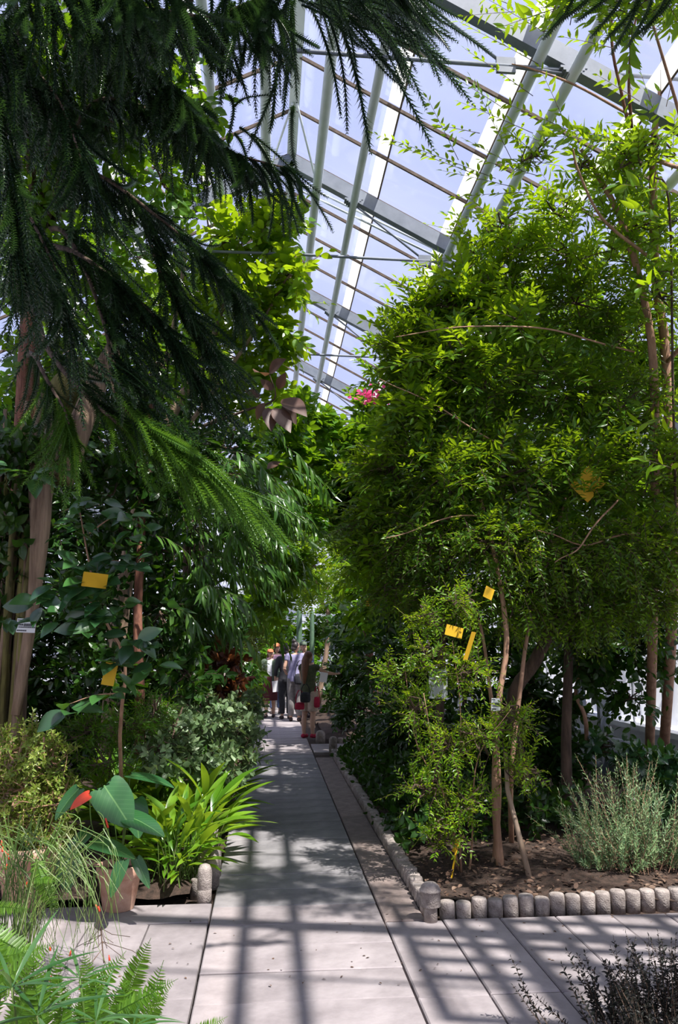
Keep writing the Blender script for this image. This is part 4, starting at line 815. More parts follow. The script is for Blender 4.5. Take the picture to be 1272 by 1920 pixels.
def root_path(x, ztop, zbot, r, m, k):
    P = [(x + rng.normal(0, .02), 6.1 + rng.uniform(-.16, .1), ztop), (x - .01, 6.0 + rng.uniform(-.12, .1), ztop * .6 + .2), (x - .06 + rng.normal(0, .03), 5.95 + rng.uniform(-.1, .1), zbot)]
    MB().tube(wob(smooth_path(P, 16), .018, k) - np.array([-2.0, 6.0, 0]), np.interp(np.linspace(0, 1, 17), [0, .5, 1], [r * .8, r, r * 1.25]), 8).build('aerial_root', m, L4t, True)
MB().tube(smooth_path([(-2.0, 6.25, 0), (-1.92, 6.25, 1.6), (-1.75, 6.3, 3.2), (-1.5, 6.3, 3.8)], 14) - np.array([-2.0, 6.0, 0]), np.linspace(.17, .12, 13), 14).build('trunk', 'bark_moss', L4t, True)
for k in range(46):
    x = -2.16 + .50 * (k + .5) / 46 + rng.normal(0, .01); root_path(x, rng.uniform(2.5, 3.5), 0.0, rng.choice([.011, .016, .024, .03]), ['bark_grey', 'bark_moss', 'bark_grey', 'bark_dark'][k % 4], k)
MB().tube(smooth_path([at(30, 1340, 5.85), at(60, 1150, 5.85), at(75, 1000, 5.85), at(80, 880, 5.9), at(120, 780, 6.0)], 16) - np.array([-2.0, 6.0, 0]), np.interp(np.linspace(0, 1, 17), [0, .3, .55, .7, 1], [.035, .045, .075, .09, .08]), 12).build('root_column', 'bark_grey', L4t, True)
MB().tube(smooth_path([at(110, 900, 6.0), at(150, 800, 6.1), at(190, 700, 6.2), at(220, 640, 6.3)], 12) - np.array([-2.0, 6.0, 0]), np.linspace(.11, .06, 13), 10).build('fork', 'bark_grey', L4t, True)
L4 = Plant('fig_foliage', (-2.2, 5.8, 0), 'dark glossy fig leaves crowding around the root-wrapped trunk', 'foliage')
L4.crown([(30, 850, 5.8, .3, .3, .25, 46), (120, 870, 6.6, .4, .3, .25, 40), (20, 980, 5.9, .2, .3, .25, 30), (220, 900, 6.8, .4, .3, .25, 36), (230, 1000, 7.0, .3, .3, .35, 36), (310, 920, 7.0, .35, .3, .25, 36), (10, 1100, 6.0, .12, .3, .2, 16), (300, 1030, 7.2, .3, .3, .35, 36), (300, 1150, 7.2, .35, .3, .35, 36), (200, 1250, 7.0, .4, .3, .35, 40), (350, 1260, 7.0, .3, .3, .25, 30), (180, 1120, 7.1, .35, .3, .4, 40)], .28, 8, .10, mode='spiral', droop=.2)
L4.done(T_OV, G['dark'], T_OVH, 200)
L5 = Plant('rubber_plant', gnd(235, 1600), 'rubber plant with shiny pale-glinting leaves on thin sprays by the white trunk label', 'plant')
L5.wood('stem', [gnd(235, 1600), at(225, 1380, 5.6), at(235, 1240, 5.4), at(190, 1150, 5.3), at(168, 1060, 5.3), at(150, 960, 5.3)], [.014, .012, .009, .007, .004], 'bark_tan', 6)
for a, b in (((168, 1060), (245, 1055)), ((235, 1240), (270, 1190)), ((190, 1150), (120, 1090)), ((150, 960), (115, 960)), ((168, 1000), (240, 960)), ((225, 1300), (130, 1320))):
    L5.wood('branch', [at(*a, 5.3), at((a[0] + b[0]) / 2, (a[1] + b[1]) / 2 - 6, 5.25), at(*b, 5.2)], [.006, .004, .002], 'bark_tan', 5)
for (px, py, n, l) in ((155, 985, 6, .13), (130, 1000, 4, .12), (240, 965, 7, .13), (150, 1060, 8, .14), (215, 1050, 7, .13), (250, 1060, 5, .12), (110, 1100, 8, .14), (165, 1100, 9, .15), (185, 1130, 7, .14), (160, 1170, 10, .14), (190, 1160, 6, .15), (215, 1240, 6, .15), (245, 1200, 7, .15), (270, 1215, 5, .14), (10, 1170, 5, .14), (70, 1130, 5, .15), (200, 1090, 6, .15), (230, 1140, 6, .14), (120, 1160, 6, .14), (260, 1000, 5, .13), (180, 940, 5, .14), (130, 1330, 5, .16), (280, 1250, 4, .14), (110, 880, 5, .13), (60, 890, 6, .13), (30, 880, 4, .13), (150, 950, 4, .12), (200, 1300, 4, .14)):
    c = at(px, py, 5.2); az = np.arange(n) * 2.4 + rng.uniform(0, 6); D = np.stack([np.cos(az), -np.abs(np.sin(az)) * .6 - .1, .35 * np.sin(az * 1.3) - .1], 1) + rng.normal(0, .2, (n, 3))
    L5.leaf(c + nrm(D) * .02 + rng.normal(0, .02, (n, 3)), D, np.array([0.1, -.55, .9]) + rng.normal(0, .35, (n, 3)), 1.2 * l * rng.uniform(.75, 1.1, n))
L5.done(T_OVH, G['gloss'], T_OVH, 220, minpx=3, width=.95)
rt = Plant('red_barked_tree', gnd(262, 1540), 'thin dark red trunk standing behind the rubber plant', 'tree')
rt.wood('trunk', [gnd(262, 1540), at(262, 1300, 6.9), at(258, 1150, 6.9), at(266, 980, 7.0), at(262, 860, 7.0), at(290, 740, 7.1)], [.05, .04, .038, .036, .02], 'bark_red', 9)
rt.crown([(330, 840, 7.2, .35, .3, .3, 30), (260, 760, 7.3, .4, .3, .3, 30)], .3, 8, .1, droop=.2); rt.done(T_OV, G['dark'], None, 0)
L6 = Plant('weeping_fig', (-1.0, 8.0, 0), 'weeping tree with curtains of narrow shining leaves arching over the path edge', 'tree')
L6.wood('trunk', [(-1.05, 8.1, 0), at(360, 1250, 8.0), at(350, 1050, 8.0), at(370, 920, 8.0)], [.06, .05, .04, .03], 'bark_dark', 8)
wb = []
for (px, py, Y, n) in ((400, 900, 7.8, 16), (460, 900, 7.7, 18), (480, 900, 7.7, 16), (430, 980, 7.6, 18), (460, 1010, 7.6, 16), (370, 1000, 7.8, 16), (375, 1070, 7.6, 16), (385, 1100, 7.6, 16), (350, 1100, 7.8, 14), (345, 1170, 7.7, 14), (360, 1140, 7.7, 14), (330, 930, 7.8, 14), (470, 940, 7.7, 10)):
    c = at(px, py, Y); B = c + rng.normal(0, 1, (n, 3)) * [.16, .25, .12]
    D = np.stack([rng.normal(.45, .45, n), rng.normal(-.25, .4, n), rng.normal(.0, .3, n)], 1)
    L6.sprays(B, D, rng.uniform(.35, .6, n), 12, .19, droop=.55, a=.55, b=.35, jit=.2, upj=.5)
    L6.limb([at(370, 920, 8.0), (at(370, 920, 8.0) + c) / 2 + np.array([0, 0, .12]), c], [.016, .01, .004], 8)
P_, D_, N_, L_ = zip(*L6.L); L6.L = [(p, nrm(d) + np.array([.06, 0, -.85]), n + np.array([0, -.5, 0]), l) for p, d, n, l in L6.L]
L6.done(T_NAR, G['willow'], T_NARH, 290)
L8 = Plant('middle_tree', (-1.0, 12.0, 0), 'green broad-leaved tree in the middle distance leaning over the path', 'tree')
L8.wood('trunk', [(-1.1, 12.0, 0), (-1.0, 12.0, 2.2), (-.5, 12, 3.6)], [.08, .07, .04], 'bark_dark', 8)
L8.crown([(560, 780, 11.6, .35, .5, .3, 40), (600, 800, 12.2, .35, .5, .3, 40), (540, 860, 11.5, .45, .5, .4, 60), (600, 890, 12.5, .5, .5, .4, 60), (560, 960, 12, .5, .5, .45, 70), (620, 960, 13, .4, .5, .35, 46), (500, 1000, 11.5, .4, .5, .4, 60), (540, 1060, 12.5, .35, .5, .3, 46), (500, 1120, 12.5, .3, .5, .35, 46), (520, 790, 11, .3, .5, .25, 30), (480, 900, 11, .4, .5, .4, 46), (560, 740, 11.8, .16, .3, .14, 12)], .4, 9, .15, droop=.15)
L8.done(T_OV, G['mid'], T_OVH, 200)
L9 = Plant('yellow_green_shrub', gnd(478, 1370), 'feathery yellow-green shrub at the path edge by the woman in the red cap', 'shrub')
L9.wood('stem', [gnd(472, 1372), at(474, 1300, 13.4), at(478, 1210, 13.4)], [.012, .010, .004], 'bark_dark', 6)
L9.crown([(478, 1200, 13.4, .28, .3, .25, 50), (470, 1260, 13.2, .25, .3, .25, 46), (474, 1320, 13.0, .2, .3, .2, 40), (455, 1180, 12.5, .25, .3, .25, 40), (462, 1360, 12.0, .16, .3, .12, 26)], .25, 12, .07, droop=.15)
L9.done(T_MED, G['yellowish'], None, 0)
# dark backing foliage along the left wall
L10 = Plant('wall_side_tree', (-2.9, 9.8, 0), 'dark leafy tree filling the shade along the side wall behind the fig trunk', 'tree')
L10.wood('trunk', [(-2.9, 9.8, 0), (-2.8, 9.8, 2.0), (-2.5, 9.8, 3.5)], [.09, .08, .05], 'bark_dark', 8)
L10.crown([(x, y, 9.6 + .2 * ((x + y) % 3), .7, .5, .6, 54) for x in (0, 70, 140, 210, 280, 350) for y in (560, 700, 840, 980, 1120, 1260, 1360)] + [(430, 1220, 9.8, .45, .4, .4, 40), (430, 840, 9.8, .5, .4, .4, 40)], .4, 9, .15, droop=.2)
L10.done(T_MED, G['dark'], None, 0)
L11 = Plant('roof_side_tree', (-2.6, 7.9, 0), 'shaded crown behind the conifer ropes near the roof', 'tree')
L11.wood('trunk', [(-2.6, 7.9, 0), (-2.5, 7.8, 2.5), (-2.0, 7.6, 4.0)], [.08, .07, .04], 'bark_dark', 8)
L11.crown([(60, 100, 4.9, .4, .3, .3, 60), (40, 300, 5.8, .5, .4, .4, 60), (180, 130, 5.0, .4, .3, .25, 50), (180, 250, 5.6, .4, .4, .3, 56), (330, 180, 5.4, .35, .3, .25, 30), (300, 60, 4.9, .3, .3, .2, 22), (60, 480, 7.2, .6, .4, .5, 50), (200, 560, 7.4, .5, .4, .4, 46), (180, 380, 7.2, .5, .4, .4, 46), (60, 680, 7.0, .5, .4, .4, 40), (300, 680, 7.6, .45, .4, .35, 40), (300, 330, 6.4, .4, .4, .3, 40), (60, 400, 6.2, .5, .4, .4, 50), (200, 480, 6.8, .5, .4, .4, 50)], .35, 9, .10, droop=.2)
L11.done(T_OV, G['mid'], None, 0)
# low bushes at the left path edge
L7 = Plant('speckled_bush', gnd(390, 1520), 'low bush of pale-edged dull leaves spilling to the path edge', 'bush')
L7.wood('stem', [gnd(390, 1520), at(390, 1420, 7.0), at(395, 1340, 7.0)], [.012, .010, .005], 'bark_dark', 6)
L7.crown([(330, 1360, 6.7, .28, .3, .2, 56), (400, 1350, 6.9, .3, .3, .2, 60), (450, 1370, 7.2, .2, .3, .2, 46), (370, 1420, 6.6, .3, .3, .15, 56), (440, 1430, 6.9, .2, .3, .15, 40), (300, 1420, 6.4, .25, .3, .15, 40), (460, 1320, 7.8, .15, .3, .16, 26), (350, 1310, 7.4, .25, .3, .12, 26)], .16, 8, .065, mode='spiral', up=.3)
L7.done(T_OV, G['pale'], T_OVH, 200)
L7b = Plant('copper_leaf_shrub', gnd(430, 1480), 'shrub with dark coppery red leaves under the weeping tree', 'shrub')
L7b.wood('stem', [gnd(430, 1480), at(430, 1360, 8.0), at(425, 1270, 8.0)], [.012, .010, .005], 'bark_red', 6)
L7b.crown([(415, 1240, 8.0, .18, .2, .14, 26), (390, 1270, 7.9, .2, .2, .13, 24), (425, 1275, 8.0, .14, .2, .14, 20), (380, 1225, 8.0, .15, .2, .1, 14)], .18, 7, .11, mode='spiral', up=-.2)
L7b.done(T_OV, G['copper'], T_OVH, 90)
L7c = Plant('fine_leaf_shrub', gnd(210, 1560), 'low shrub with fine needle-like green leaves between the potted shrub and the speckled bush', 'shrub')
L7c.wood('stem', [gnd(210, 1560), at(205, 1470, 6.3), at(210, 1400, 6.2)], [.01, .008, .004], 'bark_dark', 6)
L7c.crown([(170, 1370, 6.2, .22, .2, .14, 60), (240, 1360, 6.3, .25, .2, .14, 60), (290, 1330, 6.5, .2, .2, .14, 40), (200, 1430, 6.1, .3, .2, .14, 50)], .16, 18, .045, mode='spiral', up=.3)
L7c.done(T_NEED, G['mid'], None, 0, width=1.5)
SH = Plant('potted_shrub', (PB[0], PB[1], .30), 'rounded yellowish small-leaved shrub growing in the terracotta pot at the left edge', 'shrub')
SH.wood('stem', [(PB[0], PB[1], .28), (PB[0] + .02, PB[1], .55), (PB[0] - .02, PB[1], .95)], [.016, .012, .006], 'bark_tan', 6)
Yp = PB[1]
SH.crown([(40, 1400, Yp, .24, .2, .18, 90), (90, 1420, Yp, .17, .2, .16, 60), (40, 1480, Yp - .05, .26, .22, .2, 90), (100, 1490, Yp, .16, .2, .16, 60), (30, 1550, Yp, .24, .2, .15, 70), (95, 1560, Yp, .16, .2, .12, 50), (-20, 1460, Yp, .2, .2, .25, 50)], .14, 13, .036, mode='spiral', up=.4, b=.9, a=.5)
SH.done(T_MED, G['yellowish'], None, 0, twm='bark_tan')
# strap-leaved clumps between the pots and the path
for k, (px, py, nl, ll, lab) in enumerate(((290, 1650, 46, .36, 'strap-leaved clump right behind the pot of the heart-leaved plant'), (345, 1662, 50, .33, 'strap-leaved clump just left of the round-topped post'), (380, 1610, 66, .42, 'strap-leaved clump leaning over the path edge'), (300, 1570, 66, .52, 'tall bright strap-leaved clump under the fine-leaved shrub'), (405, 1545, 66, .46, 'farthest strap-leaved clump along the path edge'), (225, 1585, 54, .56, 'strap-leaved clump behind the heart-leaved plant beside the potted shrub'), (318, 1676, 30, .26, 'smallest strap-leaved clump at the very front of the bed'))):
    g = gnd(px, py); pl = Plant('strap_leaf_plant', (g[0], g[1], 0.05), lab, 'plant', 'strap-leaved clumps by the path')
    az = rng.uniform(0, 2 * PI, nl); el = rng.uniform(.25, 1.5, nl)
    D = np.stack([np.cos(az) * np.cos(el * .85), np.sin(az) * np.cos(el * .85), np.sin(el * .85) + .25], 1)
    B = np.stack([g[0] + .05 * rng.normal(size=nl), g[1] + .05 * rng.normal(size=nl), np.full(nl, .06)], 1)
    st = .05 + .34 * (el / 1.5) * rng.uniform(.5, 1.1, nl); D = nrm(D); base = B + D * st[:, None] * np.array([.7, .7, 1.0]) + np.array([0, 0, .03])
    for b0, b1 in zip(B, base): pl.tw.tube([b0 - pl.o, (b0 + b1) / 2 - pl.o + np.array([0, 0, .01]), b1 - pl.o], [.004, .003, .003], 4)
    pl.leaf(base, D, np.array([0, 0, 1.0]) - D * .3 + rng.normal(0, .15, (nl, 3)), ll * rng.uniform(.6, 1.05, nl))
    pl.done(T_STRAP, G['strap'], T_STRAP, 80, minpx=3, twm=G['reed'], width=.82)
# heart-leaved plant in the pot
def heart(curl=-.25, fold=.12):
    k = 26; th = np.linspace(0, 2 * PI, k, endpoint=False); V = [(0, 0, 0)]; Fc = []
    for f in (.35, .7, 1.0):
        for t in th:
            x = .40 * math.sin(t) * (1 + .12 * math.cos(t)); y = .30 - .62 * math.cos(t) if math.cos(t) < 0 else .30 - .52 * math.cos(t) * abs(math.sin(t)) ** .55 * 1.15
            if abs(math.sin(t)) < .05 and math.cos(t) > 0: y = -.02
            x *= 1.0 if y < .45 else max(0, 1 - ((y - .45) / .5) ** 1.6 * .45)
            x, y = x * f, y * f; V.append((x, y, curl * y * abs(y) + fold * abs(x) - .25 * x * x))
    for j in range(k): Fc.append((0, 1 + j, 1 + (j + 1) % k))
    for r_ in range(2):
        for j in range(k):
            a, b = 1 + r_ * k + j, 1 + r_ * k + (j + 1) % k; Fc += [(a, a + k, b + k), (a, b + k, b)]
    return np.array(V, float), np.array([(a, c, b) for a, b, c in Fc], int)
HV, HF = heart(); HV[:, 1] /= .92
AN = empty('anthurium', (PA[0], PA[1], .25)); tag(AN, 'heart-leaved plant with a red flower in the front terracotta pot', 'plant')
ao = np.array([PA[0], PA[1], .25]); hm = mesh_np('leaf', HV, HF, True); hm.materials.append(G['anth'])
for (b, tp, Yl, nv_, wf) in (((196, 1474), (240, 1538), 4.95, (.1, -1, .55), 1.0), ((148, 1478), (102, 1524), 5.05, (-.3, -.5, .9), .8), ((172, 1578), (244, 1592), 4.9, (.0, -.35, 1), .6), ((240, 1530), (302, 1552), 4.95, (0, -.4, 1), .75), ((232, 1612), (206, 1672), 4.82, (-.35, -1, .3), .55), ((245, 1453), (318, 1458), 5.1, (0, -.12, 1), .6), ((128, 1600), (122, 1664), 5.05, (-.2, -1, .35), .85), ((250, 1500), (262, 1560), 5.15, (.3, -.8, .5), .9), ((165, 1560), (120, 1600), 5.0, (0, -.4, 1), .7), ((255, 1610), (278, 1655), 4.9, (.3, -.9, .4), .5)):
    p, q = at(*b, Yl), at(*tp, Yl - .08); l = np.linalg.norm(q - p) * 1.12; s_, d_, n_ = frames((q - p)[None], np.array([nv_], float))
    o = bpy.data.objects.new('leaf', hm); COL.objects.link(o); o.parent = AN; o.matrix_basis = mtx(p - ao, s_[0], d_[0], n_[0], l, l * wf)
    mid = (p + ao) / 2 + np.array([0, 0, .06]); MB().tube(smooth_path([(0, 0, 0), mid - ao, p - ao], 8), .0035, 5).build('leaf_stalk', G['reed'], AN, True)
p = at(157, 1497, 4.9); s_, d_, n_ = frames(np.array([[-.8, -.2, -.35]]), np.array([[-.1, -.6, .8]]))
rmh = mesh_np('spathe', HV * [1.0, 1, 1.6], HF, True); rmh.materials.append(G['red'])
o = bpy.data.objects.new('spathe', rmh); COL.objects.link(o); o.parent = AN; o.matrix_basis = mtx(at(168, 1490, 4.9) - ao, s_[0], d_[0], n_[0], .125, .10)
MB().tube(smooth_path([(0, 0, 0), (at(176, 1560, 4.95) - ao), (at(168, 1490, 4.9) - ao)], 8), .0035, 5).build('flower_stalk', G['reed'], AN, True)
MB().tube([at(198, 1534, 4.85) - ao, at(203, 1552, 4.85) - ao], [.005, .006], 8).build('spadix', G['red'], AN, True)
MB().tube(smooth_path([(0, 0, 0), (at(210, 1600, 4.9) - ao), (at(203, 1552, 4.85) - ao)], 8), .003, 5).build('flower_stalk', G['reed'], AN, True)

# ------------------------------------------------------------------ bottom left: ferns, sedge, coral plant
def frond(seed, arch):
    r = np.random.default_rng(seed); n = 34; t = np.linspace(0, 1, n); P = np.stack([.03 * np.sin(3 * t + seed), t, -arch * t ** 2.2], 1)
    b = MB().tube(P[::3], np.linspace(.010, .003, len(P[::3])), 4); Tn = nrm(np.gradient(P, axis=0))
    for sg in (-1, 1):
        pos = P[2:]; ln = .17 * np.sin(np.clip(t[2:] * .93 + .12, 0, 1) * PI) ** .6 + .01
        D = np.stack([np.full(len(pos), sg * 1.0), np.full(len(pos), .22), np.full(len(pos), -.12)], 1) + r.normal(0, .08, (len(pos), 3))
        V, Fc = merge_leaves(leaf_t([(0, .0), (.1, .1), (.6, .09), (1, 0)], .1, -.15), pos, D, np.array([0, 0, 1.0]) + r.normal(0, .15, (len(pos), 3)), ln); b.add(V, Fc)
    me = b.mesh('frond'); me.materials.append(G['fern']); return me
FR = [frond(i, a) for i, a in enumerate((.25, .5, .8, .1))]
def fern(loc, label, fr):
    o0 = np.array([loc[0], loc[1], 0.]); root = empty('fern', o0); tag(root, label, 'fern', 'sword ferns by the paving')
    for (b, tp, Y, v) in fr:
        p, q = at(*b, Y), at(*tp, Y - .05); l = np.linalg.norm(q - p); s_, d_, n_ = frames((q - p)[None], np.array([[rng.uniform(-.2, .2), -.8, .7]]))
        o = bpy.data.objects.new('frond', FR[v]); COL.objects.link(o); o.parent = root; o.matrix_basis = mtx(p - o0, s_[0], d_[0], n_[0], l, l)
        MB().tube(smooth_path([(0, 0, 0.0), (p - o0) * [.6, .6, .5], p - o0], 6), .002, 4).build('stalk', G['reed'], root, True)
g1 = at(120, 2000, 3.2)
fern((g1[0] - .05, 3.25), 'sword fern with tall upright fronds in front of the paving slabs', [((228, 1905), (278, 1766), 3.35, 3), ((140, 1910), (216, 1792), 3.3, 0), ((215, 1900), (316, 1830), 3.3, 0), ((330, 1960), (412, 1902), 3.25, 0), ((180, 1930), (150, 1800), 3.3, 0), ((250, 1950), (300, 1860), 3.2, 0)])
fern((g1[0] - .3, 3.1), 'sword fern with arching fronds at the bottom left edge', [((-60, 1720), (85, 1800), 3.3, 1), ((-20, 1860), (80, 1760), 3.2, 0), ((-10, 1800), (75, 1765), 3.25, 0), ((60, 1940), (95, 1790), 3.15, 0), ((20, 1940), (60, 1830), 3.1, 0), ((90, 1950), (60, 1800), 3.1, 3), ((120, 1960), (100, 1840), 3.05, 0), ((-20, 1920), (-10, 1760), 3.2, 0), ((-40, 1700), (40, 1690), 3.4, 1), ((70, 1610), (100, 1720), 3.9, 1), ((60, 1650), (105, 1640), 3.9, 1)])
fr3 = []
rg3 = np.random.default_rng(4)
for k in range(16):
    bx_ = rg3.uniform(-40, 260); fr3.append(((bx_, 1990 + rg3.uniform(-30, 20)), (bx_ + rg3.uniform(-50, 50), rg3.uniform(1815, 1880)), rg3.uniform(3.1, 3.4), int(rg3.choice([0, 3, 0]))))
fern((g1[0] - .12, 3.5), 'dense low sword fern clump filling the corner between the taller fronds', fr3)
SE = empty('umbrella_sedge', (at(90, 1990, 2.9)[0], 2.9, 0)); tag(SE, 'umbrella sedge with long grassy blades in front of the ferns', 'plant')
so0 = np.array(SE.location); bl = leaf_t(prof_of(.030, .4, 7, 1.0), .5, -.25); bme = mesh_np('blade', *bl, True); bme.materials.append(G['sedge'])
for (px, py, n, l, Y) in ((22, 1852, 9, .28, 2.8), (150, 1836, 9, .2, 2.9), (70, 1905, 10, .28, 2.75), (180, 1915, 9, .24, 2.8), (250, 1925, 8, .2, 2.9)):
    c = at(px, py, Y); st = np.array([c[0] + rng.normal(0, .04), Y + .1, 0]); MB().tube(smooth_path([st - so0, (st + c) / 2 - so0 + np.array([.01, 0, 0]), c - so0], 6), .004, 5).build('stalk', G['reed'], SE, True)
    for j in range(n):
        az = 2 * PI * j / n + rng.normal(0, .2); D = nrm(np.array([[math.cos(az), math.sin(az) * .8, rng.uniform(-.1, .75)]])); s_, d_, n_ = frames(D, np.array([[0, -.3, 1.0]]))
        o = bpy.data.objects.new('blade', bme); COL.objects.link(o); o.parent = SE; ll = l * rng.uniform(.7, 1.1); o.matrix_basis = mtx(c - so0, s_[0], d_[0], n_[0], ll, ll)
CO = empty('coral_plant', (at(20, 1900, 4.1)[0], 4.1, 0)); tag(CO, 'weeping rush-like plant with small red tube flowers trailing past the pots', 'plant')
co0 = np.array(CO.location); mb = MB(); mb2 = MB()
for k in range(120):
    a = (rng.uniform(-60, 150), rng.uniform(1540, 1640)); e = (a[0] + rng.normal(35, 55), a[1] + rng.uniform(70, 260)); Y = rng.uniform(3.9, 4.4)
    if k % 5 == 0: a = (rng.uniform(90, 210), rng.uniform(1520, 1640)); e = (a[0] + rng.uniform(-20, 60), a[1] + rng.uniform(60, 190))
    p, q = at(*a, Y), at(*e, Y - .1); mid = (p + q) / 2 + np.array([rng.normal(.03, .04), 0, .06])
    q[2] = max(q[2], .02); mb.tube(smooth_path([p, mid, q], 8) - co0, [.0022] * 5 + [.0012] * (len(smooth_path([p, mid, q], 8)) - 5), 3)
for k in range(60):
    a = (-30 + 170 * rng.random(), 1690 + 40 * rng.random()); st = co0 + np.array([rng.normal(0, .05), rng.normal(0, .05), 0]); tp = at(rng.uniform(-30, 200), rng.uniform(1520, 1620), rng.uniform(4.0, 4.3))
    mb.tube(smooth_path([st, (st + tp) / 2 + np.array([-.03, 0, .1]), tp], 8) - co0, .0024, 3)
o = mb.build('stems', G['reed'], CO); o['kind'] = 'stuff'
for (px, py) in ((5, 1592), (12, 1600), (14, 1608), (40, 1650), (50, 1658), (95, 1835), (132, 1787), (182, 1700), (186, 1704), (94, 1778), (205, 1796), (150, 1850), (3, 1580), (12, 1625)):
    c = at(px, py, 4.1); d = nrm(rng.normal(0, .3, 3) + [.2, -.1, -.9]); MB().tube(np.array([c - d * .012, c, c + d * .012]) - co0, [.002, .004, .0055], 6).build('flower', G['red'], CO, True)
tk_, tb = at(190, 1800, 4.15), None
DT = empty('dry_twig', tuple(gnd(195, 1806))); tag(DT, 'bare dark twig hanging over the paving in front of the front pot', 'twig'); d0 = np.array(DT.location)
P = smooth_path([at(185, 1690, 4.3), at(189, 1740, 4.25), at(195, 1806, 4.2)], 10); MB().tube(P - d0, [.003] * len(P), 5).build('stem', 'bark_dark', DT, True)
for k in range(14):
    b = P[int(rng.integers(2, len(P) - 1))]; e = b + np.array([rng.normal(0, .09), rng.normal(0, .05), -rng.uniform(.03, .14)]); MB().tube(np.array([b, (b + e) / 2 + rng.normal(0, .008, 3), e]) - d0, .0015, 4).build('twiglet', 'bark_dark', DT, True)

# leaf litter on the bed and a few on the paving
n = 1500; LT = np.stack([1.08 + 2.9 * rng.random(n), 5.08 + 2.2 * rng.random(n) ** 1.4, np.full(n, .075)], 1); LT[:, 2] = .045 + .045 * np.clip(np.minimum(LT[:, 0] - 1.03, LT[:, 1] - 5.02) / .5, 0, 1) + rng.uniform(0, .012, n)
V, Fc = merge_leaves(T_OV, LT, rng.normal(0, 1, (n, 3)) * [1, 1, .15], np.array([0, 0, 1.0]) + rng.normal(0, .3, (n, 3)), rng.uniform(.02, .05, n))
o = link('leaf_litter', mesh_np('leaf_litter', V, Fc), G['litter']); tag(o, 'dry fallen leaves scattered over the soil of the edged bed', 'leaf litter', kind='stuff')
n = 90; LT = np.stack([-.9 + 3.4 * rng.random(n), 4.0 + 1.0 * rng.random(n), np.full(n, .004)], 1)
V, Fc = merge_leaves(T_OV, LT, rng.normal(0, 1, (n, 3)) * [1, 1, .05], np.array([0, 0, 1.0]) + rng.normal(0, .15, (n, 3)), rng.uniform(.008, .022, n))
o = link('leaf_litter', mesh_np('leaf_litter', V, Fc), G['litter']); tag(o, 'tiny dry leaf crumbs on the sunlit paving', 'leaf litter', kind='stuff')

# ------------------------------------------------------------------ cards, labels, stakes
def card(name, px, py, Y, wpx, hpx, roll, yaw, m, label, cat, notch=False, group=None):
    c = at(px, py, Y); s = Y / F_PX; w_, h_ = wpx * s, hpx * s
    root = empty(name, c); root.rotation_euler = (0, roll, yaw); tag(root, label, cat, group)
    if notch:   # sheet folded across its middle
        for k, a in ((0, .35), (1, -.35)):
            b = MB(); b.box(-w_ / 2, w_ / 2, -.0008, .0008, -h_ / 2, 0); V = b.v[0].copy(); V[:, 1] += -V[:, 2] * math.sin(a) * (1 if k else 1)
            if k: V[:, 2] *= -1
            MB().add(V, b.f[0] if not k else b.f[0][:, ::-1]).build('card_half', m, root)
    else: MB().box(-w_ / 2, w_ / 2, -.001, .001, -h_ / 2, h_ / 2).build('card_sheet', m, root)
    MB().tube([(0, 0, h_ / 2), (.004, 0, h_ / 2 + .03), (0, 0, h_ / 2 + .06)], .0012, 4).build('wire', 'bark_dark', root)
    return root
TG = 'yellow sticky insect traps'
card('sticky_trap', 206, 1263, 5.15, 22, 42, .18, .2, 'yellow', 'upright yellow sticky trap hanging low on the rubber plant', 'insect trap', False, TG)
card('sticky_trap', 178, 1088, 5.08, 44, 26, .1, .3, 'yellow', 'yellow sticky trap half hidden by rubber plant leaves', 'insect trap', True, TG)
card('sticky_trap', 852, 1184, 5.35, 34, 20, .25, .1, 'yellow', 'tilted yellow sticky trap above the sparse shrub', 'insect trap', False, TG)
card('sticky_trap', 881, 1211, 5.3, 16, 52, .08, .8, 'yellow', 'narrow edge-on yellow sticky trap above the grey panel', 'insect trap', True, TG)
card('sticky_trap', 1103, 908, 5.8, 50, 50, .7, .2, 'yellow', 'large yellow sticky trap in the shaded crown on the right', 'insect trap', True, TG)
card('sticky_trap', 699, 1130, 8.6, 26, 15, .05, .1, 'yellow', 'distant yellow sticky trap by the red trunk beyond the bed', 'insect trap', False, TG)
card('sticky_trap', 917, 1112, 5.5, 20, 22, .4, .3, 'yellow', 'small yellow sticky trap among tiny leaves', 'insect trap', False, TG)
M['panel'] = glassmat('frosted_panel', (0.9, 0.93, 0.95), 0.08, 0.55, (0.75, 0.78, 0.82))
pn = card('frosted_panel', 822, 1282, 5.75, 36, 54, .03, .1, 'panel', 'grey translucent hanging panel behind the sparse shrub', 'panel')
M['label'] = mat('label_white', (0.72, 0.74, 0.76), (0.78, 0.79, 0.8), 0.5, 3); M['ink'] = mat('label_ink', (0.03, 0.03, 0.04), None, 0.7, 3)
def sign(px, py, Y, wpx, hpx, label, roll=0.0, yaw=0.0):
    c = at(px, py, Y); s = Y / F_PX; w_, h_ = wpx * s, hpx * s; root = empty('plant_label', c); root.rotation_euler = (0, roll, yaw); tag(root, label, 'label')
    pt = MB().box(-w_ / 2, w_ / 2, -.002, .002, -h_ / 2, h_ / 2).build('plate', 'label', root)
    # the print: a short top line, two long bold lines, a short foot line
    for (x0, x1, z, t) in ((-.46, -.12, .38, .035), (-.46, -.18, .06, .07), (-.12, .44, .05, .10), (-.40, .46, -.12, .04), (-.46, .0, -.36, .05)):
        b = MB(); xs = np.arange(x0, x1, .065)
        for x in xs: b.box(w_ * x, w_ * (x + .05), -.0030, -.0020, h_ * (z - t), h_ * (z + t))
        b.build('print_line', 'ink', pt)
    return root
sign(49, 1173, 5.62, 33, 25, 'white plant label with dark print on the root-wrapped fig trunk', .04)
